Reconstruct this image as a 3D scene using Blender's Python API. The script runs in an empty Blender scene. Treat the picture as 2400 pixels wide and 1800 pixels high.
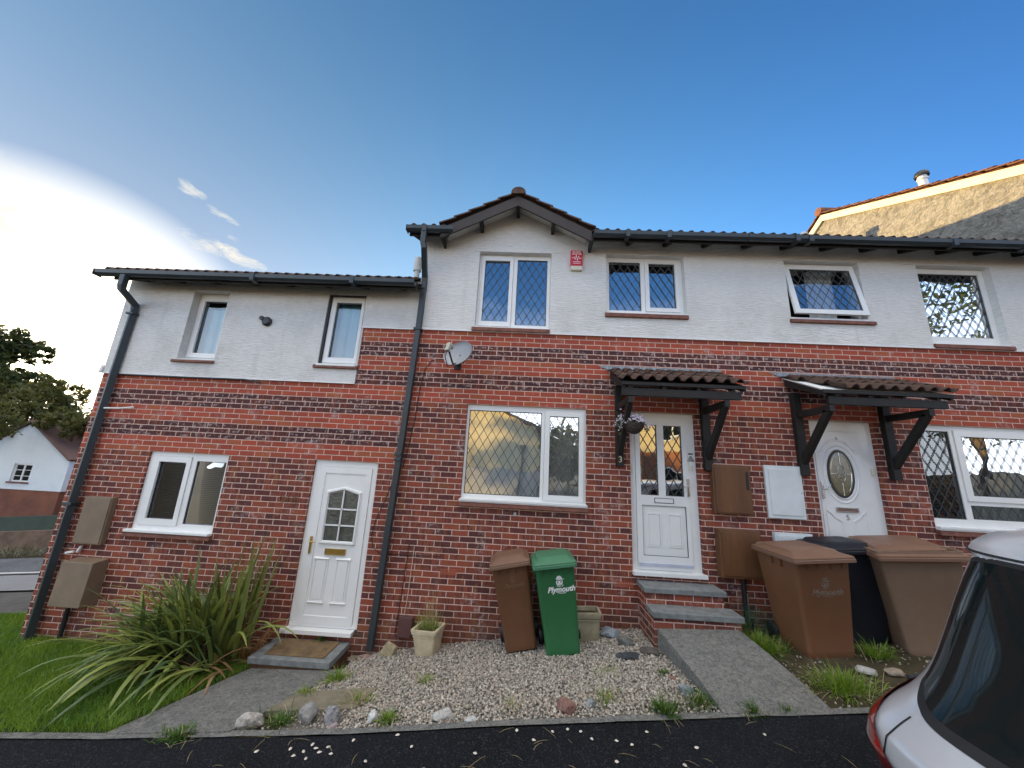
import bpy, bmesh, math, random
import numpy as np
from mathutils import Vector, Matrix, Euler
R = math.radians
rnd = random.Random(7)
S = bpy.context.scene
COL = S.collection

# ------------------------------------------------------------------ camera
cam_d = bpy.data.cameras.new("camera")
cam = bpy.data.objects.new("camera", cam_d); COL.objects.link(cam)
YAW, PITCH, ROLL, DIST = 0.03839, 0.22602, 0.05148, 5.0717
cy, sy, cp, sp, cr, sr = math.cos(YAW), math.sin(YAW), math.cos(PITCH), math.sin(PITCH), math.cos(ROLL), math.sin(ROLL)
fw = Vector((-sy*cp, cy*cp, sp)); rt = Vector((cy, sy, 0)); up = rt.cross(fw)
rt2 = cr*rt + sr*up; up2 = -sr*rt + cr*up
M = Matrix((rt2, up2, -fw)).transposed().to_4x4()
M.translation = Vector((0, -DIST, 0))
cam.matrix_world = M
cam_d.sensor_width = 36; cam_d.lens = 830/2400*36
cam_d.clip_start = 0.02; cam_d.clip_end = 2000
S.camera = cam

# ------------------------------------------------------------------ light
SUN_AZ, SUN_EL = 56.4, 8.0           # degrees left of +y, above the horizon
sdir = Vector((-math.sin(R(SUN_AZ))*math.cos(R(SUN_EL)), math.cos(R(SUN_AZ))*math.cos(R(SUN_EL)), math.sin(R(SUN_EL))))
sl = bpy.data.lights.new("sun", 'SUN'); sl.energy = 2.0; sl.angle = R(0.5); sl.color = (1.0, .68, .28)
so = bpy.data.objects.new("sun", sl); COL.objects.link(so)
so.rotation_euler = sdir.to_track_quat('Z', 'Y').to_euler(); so.location = (-20, 20, 20)
S.view_settings.view_transform = 'Standard'; S.view_settings.look = 'None'
S.view_settings.exposure = 2.3; S.view_settings.gamma = 1.0
S.cycles.max_bounces = 8; S.cycles.transparent_max_bounces = 16
S.cycles.sample_clamp_indirect = 6.0

class NT:
    """small node-tree helper"""
    def __init__(s, nt): s.nt = nt; nt.nodes.clear()
    def n(s, t, **k):
        nd = s.nt.nodes.new(t)
        for a, v in k.items(): setattr(nd, a, v)
        return nd
    def put(s, sock, v):
        if isinstance(v, bpy.types.NodeSocket): s.nt.links.new(v, sock)
        elif v is not None:
            if isinstance(v, (tuple, list)) and len(v) == 3 and sock.type == 'RGBA': v = (*v, 1)
            sock.default_value = v
    def m(s, op, a, b=None, c=None, clamp=False):
        nd = s.n('ShaderNodeMath', operation=op, use_clamp=clamp)
        for i, v in enumerate((a, b, c)): s.put(nd.inputs[i], v)
        return nd.outputs[0]
    def mix(s, f, a, b, blend='MIX'):
        nd = s.n('ShaderNodeMix', data_type='RGBA', blend_type=blend)
        s.put(nd.inputs[0], f); s.put(nd.inputs[6], a); s.put(nd.inputs[7], b)
        return nd.outputs[2]
    def noise(s, vec, scale, detail=3, rough=.55, scl=None, dist=0):
        if scl is not None:
            mp = s.n('ShaderNodeMapping'); s.put(mp.inputs[0], vec); mp.inputs['Scale'].default_value = scl; vec = mp.outputs[0]
        nd = s.n('ShaderNodeTexNoise'); s.put(nd.inputs['Vector'], vec)
        nd.inputs['Scale'].default_value = scale; nd.inputs['Detail'].default_value = detail
        nd.inputs['Roughness'].default_value = rough; nd.inputs['Distortion'].default_value = dist
        return nd.outputs[0]
    def ramp(s, v, a, b, lo=0., hi=1.):
        nd = s.n('ShaderNodeMapRange', clamp=True); s.put(nd.inputs[0], v)
        nd.inputs[1].default_value = a; nd.inputs[2].default_value = b
        nd.inputs[3].default_value = lo; nd.inputs[4].default_value = hi
        return nd.outputs[0]
    def pos(s): return s.n('ShaderNodeNewGeometry').outputs['Position']
    def obj(s): return s.n('ShaderNodeTexCoord').outputs['Object']
    def bump(s, h, strength, dist):
        nd = s.n('ShaderNodeBump'); s.put(nd.inputs['Height'], h)
        nd.inputs['Strength'].default_value = strength; nd.inputs['Distance'].default_value = dist
        return nd.outputs[0]
    def bsdf(s, col, rough=.6, metal=0., spec=.5, normal=None, coat=0.):
        b = s.n('ShaderNodeBsdfPrincipled')
        s.put(b.inputs['Base Color'], col); s.put(b.inputs['Roughness'], rough); s.put(b.inputs['Metallic'], metal)
        s.put(b.inputs['Specular IOR Level'], spec); s.put(b.inputs['Coat Weight'], coat)
        if normal is not None: s.put(b.inputs['Normal'], normal)
        return b
    def out(s, sh):
        o = s.n('ShaderNodeOutputMaterial'); s.nt.links.new(sh, o.inputs[0])

# ------------------------------------------------------------------ sky
W = bpy.data.worlds.new("World"); S.world = W; W.use_nodes = True
g = NT(W.node_tree)
sky = g.n('ShaderNodeTexSky', sky_type='NISHITA'); sky.sun_disc = False
sky.sun_elevation = R(SUN_EL); sky.sun_rotation = R(-SUN_AZ)
sky.air_density = 1.0; sky.dust_density = .35; sky.ozone_density = 3.0; sky.altitude = 50
dirv = g.n('ShaderNodeTexCoord').outputs['Generated']
def adir(az, el): return (-math.sin(R(az))*math.cos(R(el)), math.cos(R(az))*math.cos(R(el)), math.sin(R(el)))
skyc = g.mix(1.0, sky.outputs[0], (.345, .53, .74), 'MULTIPLY')
def dot_(vec):
    dp = g.n('ShaderNodeVectorMath', operation='DOT_PRODUCT'); g.put(dp.inputs[0], dirv); dp.inputs[1].default_value = vec; return dp.outputs['Value']
ds = dot_(tuple(sdir))
# clear evening sky: blue deepens away from the sun and towards the zenith, haze pales it near the sun
ang = g.m('MINIMUM', g.m('MAXIMUM', g.m('MULTIPLY', g.m('ARCCOSINE', g.m('MINIMUM', ds, 1.)), .572958), .15), 1.06)
se = g.n('ShaderNodeSeparateXYZ'); g.put(se.inputs[0], dirv)
elv = g.m('MINIMUM', g.m('MAXIMUM', se.outputs[2], .34), .88)
cc = g.n('ShaderNodeCombineColor')
for i, (p0, p1, p2, p3) in enumerate(((1.134, 2.524, -3.026, -4.045), (.743, 3.916, -3.29, -3.252), (.624, 4.204, -2.936, -2.641))):
    e_ = g.m('ADD', g.m('ADD', p0, g.m('MULTIPLY', elv, p3)), g.m('MULTIPLY', ang, g.m('ADD', p1, g.m('MULTIPLY', ang, p2))))
    g.put(cc.inputs[i], g.m('EXPONENT', e_))
skyc = g.mix(.88, skyc, cc.outputs[0])
skyc = g.mix(g.m('POWER', g.ramp(ds, math.cos(R(19)), math.cos(R(12))), 1.2), skyc, (3.2, 3.1, 2.8))
skyc = g.mix(g.ramp(ds, math.cos(R(12)), math.cos(R(3))), skyc, (9., 8.2, 6.4))
cl_noise = g.noise(dirv, 16, 7, .62, (1, 1, 2.6), .5)
total = None
for az, el, aa, bb, tl, amt, sh in ((45.0, 24.0, 4.2, 1.0, -8, .95, .9), (49.9, 29.4, 1.5, .6, -12, .6, 1.), (46.4, 28.0, 1.7, .5, -10, .55, 1.), (44.0, 26.0, .9, .45, 0, .55, 1.), (59.5, 18.6, 7.5, 2.6, -16, .9, .8), (55.8, 21.6, 3.4, .7, -4, .4, 1.), (61, 24, 5, .9, -4, .25, 1.)):
    c = Vector(adir(az, el)); ea = Vector((math.cos(R(az)), math.sin(R(az)), 0)); ee = ea.cross(c); t_ = R(tl)
    u_, v_ = ea*math.cos(t_)+ee*math.sin(t_), ee*math.cos(t_)-ea*math.sin(t_)
    if u_.x < 0: u_ = -u_
    q = g.m('ADD', g.m('POWER', g.m('DIVIDE', g.m('ABSOLUTE', dot_(tuple(u_))), math.sin(R(aa))), 2), g.m('POWER', g.m('DIVIDE', g.m('ABSOLUTE', g.m('SUBTRACT', dot_(tuple(v_)), 0.)), math.sin(R(bb))), 2))
    front = g.m('GREATER_THAN', dot_(tuple(c)), .5)
    val = g.m('ADD', g.m('SUBTRACT', 1, q), g.m('MULTIPLY', g.m('SUBTRACT', cl_noise, .5), 7.*sh))
    k_ = g.m('MULTIPLY', g.m('MULTIPLY', g.ramp(val, .1, 1.3), front), amt)
    k_ = g.m('MULTIPLY', k_, g.ramp(q, 2.6, 1.2))
    total = k_ if total is None else g.m('MAXIMUM', total, k_)
skyc = g.mix(total, skyc, (1.9, 1.82, 1.62))
# added fill: unseen bright broken cloud and low haze behind viewer, lighting the fronts
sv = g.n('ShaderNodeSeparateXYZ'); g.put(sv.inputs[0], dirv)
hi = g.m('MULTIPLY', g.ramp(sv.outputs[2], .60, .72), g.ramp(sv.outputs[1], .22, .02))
lo_fill = g.m('MULTIPLY', g.m('MULTIPLY', g.ramp(sv.outputs[2], .44, .12), g.ramp(sv.outputs[1], -.05, -.35)), .85)
skyc = g.mix(lo_fill, skyc, (5.3, 5.5, 5.8))  # pale low band added behind the viewer to fill the shaded fronts
cn = g.noise(dirv, 4.5, 6, .6, (1, 1, 1.6), .4)
skyc = g.mix(g.m('MULTIPLY', hi, g.ramp(cn, .36, .50)), skyc, (5.6, 5.3, 4.9))
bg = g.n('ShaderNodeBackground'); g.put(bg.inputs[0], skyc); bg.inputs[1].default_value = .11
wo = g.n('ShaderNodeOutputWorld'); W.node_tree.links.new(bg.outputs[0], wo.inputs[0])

# ------------------------------------------------------------------ materials
def newmat(name):
    m = bpy.data.materials.new(name); m.use_nodes = True
    return m, NT(m.node_tree)
def simple(name, col, rough=.6, metal=0., spec=.5, var=.12, scale=6, bump=0., bscale=60, coat=0., dirt=0., dirtcol=(.12, .11, .08), rvar=0., stretch=None):
    m, g = newmat(name); p = g.pos()
    n1 = g.noise(p, scale, 4, .6, stretch)
    c = g.mix(g.ramp(n1, .3, .7), tuple(x*(1-var) for x in col), tuple(min(1, x*(1+var)) for x in col))
    if dirt:
        n2 = g.noise(p, scale*.6+1.3, 6, .7)
        c = g.mix(g.m('MULTIPLY', g.ramp(n2, .48, .68), dirt), c, dirtcol)
    nm = None
    if bump: nm = g.bump(g.noise(p, bscale, 4, .6, stretch), 1.0, bump)
    r = rough if not rvar else g.ramp(g.noise(p, scale*2, 3), .3, .7, rough-rvar, rough+rvar)
    g.out(g.bsdf(c, r, metal, spec, nm, coat).outputs[0]); return m

def brick_mat(name, thr, sooty=0.):
    m, g = newmat(name)
    ge = g.n('ShaderNodeNewGeometry')
    sx = g.n('ShaderNodeSeparateXYZ'); g.put(sx.inputs[0], ge.outputs['Position'])
    sn = g.n('ShaderNodeSeparateXYZ'); g.put(sn.inputs[0], ge.outputs['Normal'])
    P = ge.outputs['Position']
    wob = g.m('MULTIPLY', g.m('SUBTRACT', g.noise(P, 14, 3), .5), .009)
    wob2 = g.m('MULTIPLY', g.m('SUBTRACT', g.noise(P, 1.3, 2), .5), .02)
    side = g.m('GREATER_THAN', g.m('ABSOLUTE', sn.outputs[0]), .5)
    u = g.m('ADD', g.m('ADD', g.m('MULTIPLY', sx.outputs[0], g.m('SUBTRACT', 1, side)), g.m('MULTIPLY', sx.outputs[1], side)), wob)
    c = g.m('ADD', g.m('DIVIDE', g.m('SUBTRACT', 1.967, sx.outputs[2]), .075), g.m('DIVIDE', g.m('ADD', g.m('MULTIPLY', wob, .6), g.m('MULTIPLY', wob2, .3)), .075))
    row = g.m('FLOOR', c); fr = g.m('SUBTRACT', c, row)
    rn = g.n('ShaderNodeTexWhiteNoise', noise_dimensions='1D'); g.put(rn.inputs['W'], row)
    uu = g.m('ADD', g.m('ADD', g.m('DIVIDE', u, .225), g.m('MULTIPLY', g.m('MODULO', g.m('ABSOLUTE', row), 2.), .5)), g.m('MULTIPLY', rn.outputs[0], .09))
    idx = g.m('FLOOR', uu); fu = g.m('SUBTRACT', uu, idx)
    cv = g.n('ShaderNodeCombineXYZ'); g.put(cv.inputs[0], idx); g.put(cv.inputs[1], row)
    wn = g.n('ShaderNodeTexWhiteNoise', noise_dimensions='2D'); g.put(wn.inputs['Vector'], cv.outputs[0])
    rv = wn.outputs[0]
    wn2 = g.n('ShaderNodeTexWhiteNoise', noise_dimensions='3D')
    cv2 = g.n('ShaderNodeCombineXYZ'); g.put(cv2.inputs[0], idx); g.put(cv2.inputs[1], row); cv2.inputs[2].default_value = 3.3
    g.put(wn2.inputs['Vector'], cv2.outputs[0]); rv2 = wn2.outputs[0]
    # mortar mask (1 on brick)
    dz = g.m('SUBTRACT', .5, g.m('ABSOLUTE', g.m('SUBTRACT', fr, .5)))
    du = g.m('MULTIPLY', g.m('SUBTRACT', .5, g.m('ABSOLUTE', g.m('SUBTRACT', fu, .5))), 3.)
    d = g.m('MINIMUM', dz, du)
    edge = g.m('MULTIPLY', g.m('SUBTRACT', g.noise(P, 45, 3), .5), .07)
    brick = g.ramp(g.m('ADD', d, edge), .055, .10)
    # colours
    fine = g.noise(P, 38, 4, .7)
    stripe = g.noise(P, 30, 3, .6, (1., 1., .12))
    red = g.mix(rv, (.46, .095, .052), (.32, .070, .044))
    red = g.mix(g.m('MULTIPLY', g.ramp(rv2, .80, .9), .7), red, (.40, .125, .055))
    dark = g.mix(rv, (.115, .040, .036), (.070, .030, .032))
    dark = g.mix(g.m('MULTIPLY', g.ramp(stripe, .48, .60), g.m('LESS_THAN', rv2, .45)), dark, (.22, .065, .040))
    mixd = g.mix(g.ramp(stripe, .40, .60), (.31, .082, .046), (.115, .045, .040))
    mixd = g.mix(g.m('MULTIPLY', g.m('LESS_THAN', rv2, .22), .8), mixd, (.080, .034, .036))
    mixd = g.mix(g.m('MULTIPLY', g.m('GREATER_THAN', rv2, .78), .75), mixd, (.34, .085, .048))
    mixd = g.mix(g.m('MULTIPLY', g.ramp(g.noise(P, 9, 3, .5, (1.4, 1., .5)), .55, .63), .6), mixd, (.30, .115, .042))
    mixd = g.mix(g.ramp(rv, .0, 1., .0, .35), mixd, (.20, .055, .042))
    band = g.m('GREATER_THAN', g.m('MODULO', g.m('ADD', row, 60), 6.), 2.5)
    low = g.m('GREATER_THAN', row, thr-.5)
    base = g.mix(low, g.mix(band, red, dark), mixd)
    base = g.mix(g.m('MULTIPLY', g.ramp(fine, .35, .7), .35), base, g.mix(.5, base, (.02, .012, .012)))
    # pale salts: kiss marks in the dark bands, smears under joints
    blob = g.ramp(g.noise(P, 19, 2, .4, (1., 1., 1.25)), .56, .64)
    bl = g.m('MULTIPLY', g.m('MULTIPLY', blob, g.m('MULTIPLY', band, g.m('SUBTRACT', 1, low))), g.m('GREATER_THAN', rv2, .25))
    base = g.mix(g.m('MULTIPLY', bl, .8), base, (.36, .28, .265))
    sm = g.m('MULTIPLY', g.ramp(g.noise(P, 3.1, 5, .65), .55, .68), g.ramp(g.noise(P, 20, 3, .6), .45, .6))
    bcol = g.mix(g.m('MULTIPLY', sm, .6), base, (.50, .46, .44))
    mort = g.mix(g.ramp(g.noise(P, 7, 3), .3, .7), (.74, .49, .41), (.58, .41, .35))
    mort = g.mix(g.m('MULTIPLY', g.ramp(g.noise(P, 5, 4), .6, .7), .7), mort, (.58, .50, .46))
    col = g.mix(brick, mort, bcol)
    # foot of the wall: browner and darker towards the ground line, edge broken by noise
    foot = g.m('SUBTRACT', sx.outputs[2], g.m('ADD', g.m('MULTIPLY', sx.outputs[0], .09), -2.03))
    st = g.m('MULTIPLY', g.ramp(g.m('ADD', foot, g.m('MULTIPLY', g.noise(P, 4, 4), .25)), .12, .42, 1, 0), .6)
    col = g.mix(st, col, g.mix(.5, col, (.10, .085, .055)))
    hh = g.m('ADD', brick, g.m('MULTIPLY', fine, .35))
    g.out(g.bsdf(col, .85, 0, .25, g.bump(hh, 1.0, .006)).outputs[0]); return m

def render_mat(name, base=(.84, .835, .81), dirtamt=.35, coarse=False):
    m, g = newmat(name); P = g.pos()
    sx = g.n('ShaderNodeSeparateXYZ'); g.put(sx.inputs[0], P)
    st = g.noise(P, 10, 5, .7, (1.0, 1.0, 5.5))
    h = st if not coarse else g.noise(P, 13, 5, .6, (1, 1, 1.3), .6)
    c = g.mix(g.ramp(st, .3, .68), tuple(x*.85 for x in base), base)
    if coarse: c = g.mix(g.ramp(g.noise(P, 3.6, 6, .68, (1, 1, 1.5), 1.2), .40, .58), tuple(x*.74 for x in base), tuple(min(1, x*1.22) for x in base))
    patch = g.noise(P, 1.1, 6, .72)
    lowz = g.ramp(sx.outputs[2], 1.9, 2.9, 1, .25)
    c = g.mix(g.m('MULTIPLY', g.m('MULTIPLY', g.ramp(patch, .47, .66), lowz), dirtamt), c, (.36, .36, .34))
    fl = g.m('MULTIPLY', g.ramp(g.noise(P, 24, 4, .7, (1, 1, 3.5)), .60, .70), g.ramp(patch, .42, .60))
    c = g.mix(g.m('MULTIPLY', fl, .5*dirtamt/.35), c, (.30, .30, .28))
    drip = g.m('MULTIPLY', g.ramp(g.noise(P, 5.5, 4, .6, (1., 1., .10)), .60, .74), lowz)
    c = g.mix(g.m('MULTIPLY', drip, dirtamt*.9), c, (.34, .34, .32))
    g.out(g.bsdf(c, .9, 0, .2, g.bump(h, 1.0, .020 if not coarse else .07)).outputs[0]); return m

def glass_mat(name, floor=.30, tint=(1, 1, 1), rough=.0):
    m, g = newmat(name)
    gl = g.n('ShaderNodeBsdfGlossy'); gl.inputs['Color'].default_value = (.93, .97, 1, 1); gl.inputs['Roughness'].default_value = rough
    wv = g.noise(g.pos(), 1.6, 2)
    g.put(gl.inputs['Normal'], g.bump(wv, 1.0, .006))
    tr = g.n('ShaderNodeBsdfTransparent'); tr.inputs['Color'].default_value = (*tint, 1)
    fr = g.n('ShaderNodeFresnel'); fr.inputs[0].default_value = 1.5
    f = g.m('ADD', g.m('MULTIPLY', fr.outputs[0], 1-floor), floor, clamp=True)
    mx = g.n('ShaderNodeMixShader'); g.put(mx.inputs[0], f); g.put(mx.inputs[1], tr.outputs[0]); g.put(mx.inputs[2], gl.outputs[0])
    g.out(mx.outputs[0]); return m

def leaf_mat(name, a, b, trans=.35, attr=True, rough=.45):
    m, g = newmat(name)
    at = g.n('ShaderNodeAttribute', attribute_name='tint')
    c = g.mix(at.outputs['Fac'], a, b)
    pr = g.bsdf(c, rough, 0, .4)
    t = g.n('ShaderNodeBsdfTranslucent'); g.put(t.inputs[0], g.mix(.5, c, (min(1, b[0]*1.6), min(1, b[1]*1.5), b[2]), 'MIX'))
    mx = g.n('ShaderNodeMixShader'); mx.inputs[0].default_value = trans
    g.put(mx.inputs[1], pr.outputs[0]); g.put(mx.inputs[2], t.outputs[0]); g.out(mx.outputs[0]); return m

def attr_mat(name, stops, rough=.8, bump=.0, spec=.3):
    m, g = newmat(name)
    at = g.n('ShaderNodeAttribute', attribute_name='tint')
    cr_ = g.n('ShaderNodeValToRGB'); g.put(cr_.inputs[0], at.outputs['Fac'])
    el = cr_.color_ramp.elements
    while len(el) < len(stops): el.new(.5)
    for e, (p, c) in zip(el, stops): e.position = p; e.color = (*c, 1)
    P = g.pos(); c = g.mix(g.m('MULTIPLY', g.ramp(g.noise(P, 90, 3), .4, .7), .35), cr_.outputs[0], (.16, .14, .12))
    g.out(g.bsdf(c, rough, 0, spec, g.bump(g.noise(P, 150, 2), 1, bump) if bump else None).outputs[0]); return m

BR3 = brick_mat('brick_upper_street', 15); BR1 = brick_mat('brick_lower_street', 27)
RENDER = render_mat('white_render')
def wood_mat(name, a, b, rough=.55, sc=7, stretch=(1, 1, .12)):
    m, g = newmat(name); P = g.pos()
    n1 = g.noise(P, sc, 5, .6, stretch); n2 = g.noise(P, sc*7, 3, .6, stretch)
    c = g.mix(g.ramp(n1, .35, .68), a, b)
    c = g.mix(g.m('MULTIPLY', g.ramp(n2, .5, .72), .35), c, tuple(x*.5 for x in a))
    g.out(g.bsdf(c, rough, 0, .45, g.bump(n2, 1, .0012)).outputs[0]); return m
UPVC = simple('white_upvc', (.80, .81, .80), .28, spec=.5, var=.03, scale=3, dirt=.10, dirtcol=(.5, .47, .38))
DARKW = simple('dark_stained_timber', (.0125, .0115, .0105), .62, var=.35, scale=9, bump=.0015, bscale=90, stretch=(.35, 1, 1), dirt=.25, dirtcol=(.040, .038, .032))
BARGEW = simple('brown_stained_bargeboard', (.022, .015, .014), .6, var=.3, scale=8, bump=.0015, bscale=80, dirt=.3, dirtcol=(.038, .028, .026))
GUTTER = simple('grey_plastic_gutter', (.030, .040, .047), .42, var=.15, scale=4, dirt=.3, dirtcol=(.05, .06, .058))
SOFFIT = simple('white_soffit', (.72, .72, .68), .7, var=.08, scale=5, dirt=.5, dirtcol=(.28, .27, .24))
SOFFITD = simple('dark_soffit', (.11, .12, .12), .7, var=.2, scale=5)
TILE = simple('brown_concrete_tile', (.085, .046, .034), .88, var=.5, scale=7, bump=.004, bscale=70, dirt=.55, dirtcol=(.060, .058, .042))
TILER = simple('red_concrete_tile', (.17, .068, .042), .88, var=.3, scale=7, bump=.004, bscale=70, dirt=.3, dirtcol=(.10, .07, .045))
STONE = simple('red_sill_tile', (.19, .075, .052), .8, var=.35, scale=12, bump=.004, bscale=40, dirt=.3, dirtcol=(.10, .075, .06))
LEAD = simple('window_leading', (.060, .066, .070), .45, metal=.0, var=.2)
LEADF = simple('lead_flashing', (.23, .27, .30), .55, metal=.2, var=.5, scale=22, bump=.01, bscale=30, stretch=(2.5, 1, .5))
GLASS = glass_mat('window_glass', .34)
GLASSM = glass_mat('mirroring_window_glass', .62)
GLASSD = glass_mat('darker_window_glass', .12)
FROST = simple('frosted_film_sky_reflection', (.13, .33, .42), .35, var=.12, scale=1.2, spec=.6)  # blue of the reflected sky is put into the film's own colour
NET = simple('net_curtain', (.80, .83, .80), .9, var=.10, scale=9, stretch=(2.4, 1, .2))
CURT = simple('patterned_curtain', (.30, .36, .36), .9, var=.4, scale=7, stretch=(2.4, 1, .4))
ROOMM = simple('dark_room', (.035, .036, .036), .9)
BLIND = simple('slatted_blind', (.035, .045, .045), .6, var=.15, scale=50, stretch=(.05, 1, 1))
def conc_mat(name, a, b_, c_):
    m, g = newmat(name); P = g.pos()
    n1 = g.noise(P, 9, 5, .7); n2 = g.noise(P, 75, 4, .7, (1, 1.6, 1)); n3 = g.noise(P, 28, 5, .75, None, .8)
    c = g.mix(g.ramp(n1, .35, .65), a, b_); c = g.mix(g.ramp(n3, .44, .60, 0, .75), c, c_); c = g.mix(g.m('MULTIPLY', g.ramp(n2, .55, .68), .55), c, tuple(min(1, x*2.0) for x in a))
    c = g.mix(g.m('MULTIPLY', g.ramp(g.noise(P, 3.2, 6, .7), .60, .68), .5), c, (.085, .095, .045))
    g.out(g.bsdf(c, .95, 0, .2, g.bump(g.m('ADD', n3, g.m('MULTIPLY', n2, .6)), 1, .03)).outputs[0]); return m
CONC = conc_mat('weathered_concrete', (.33, .325, .30), (.23, .232, .225), (.125, .128, .125))
STEPC = simple('grey_step_concrete', (.20, .215, .215), .9, var=.25, scale=11, bump=.005, bscale=70, dirt=.5, dirtcol=(.10, .105, .10))
BRASS = simple('brass', (.60, .40, .12), .28, metal=1., var=.1)
CHROME = simple('satin_chrome', (.62, .62, .60), .22, metal=1., var=.05)
DARKMET = simple('dark_metal', (.03, .032, .036), .4, metal=.3, var=.2)
CABLE = simple('black_cable', (.018, .016, .018), .5)
COPPER = simple('pale_cable', (.62, .50, .40), .5)
METERB = wood_mat('brown_meter_box', (.165, .078, .034), (.115, .052, .028), .42)
METERL = simple('tan_meter_box', (.20, .145, .095), .55, var=.15, scale=4)
WBOX = simple('white_meter_box', (.66, .72, .74), .35, var=.08, scale=3)
ALRED = simple('red_alarm_plastic', (.62, .022, .045), .35, var=.05)
ALWH = simple('cream_plastic', (.70, .66, .52), .4, var=.05)
WHITEP = simple('white_print', (.80, .82, .80), .5, var=.03)
BLACKP = simple('black_print', (.02, .02, .02), .5)
GREYD = simple('grey_dish', (.33, .34, .36), .45, var=.07, scale=5, dirt=.25, dirtcol=(.22, .20, .17))
DISHP = simple('pale_plastic', (.42, .42, .34), .55, var=.1)
AIRB = simple('terracotta_airbrick', (.36, .10, .055), .85, var=.15)

# ------------------------------------------------------------------ mesh + object helpers
ORG = {}
def tag(o, label=None, cat=None, group=None, kind=None):
    if label: o['label'] = label
    if cat: o['category'] = cat
    if group: o['group'] = group
    if kind: o['kind'] = kind
    return o
def thing(name, label, cat, loc=(0, 0, 0), rot=(0, 0, 0), group=None, local=False):
    o = bpy.data.objects.new(name, None); COL.objects.link(o); o.location = loc; o.rotation_euler = rot
    o.empty_display_size = .1
    ORG[o.name] = Vector((0, 0, 0)) if local else Vector(loc)
    return tag(o, label, cat, group)

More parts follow.
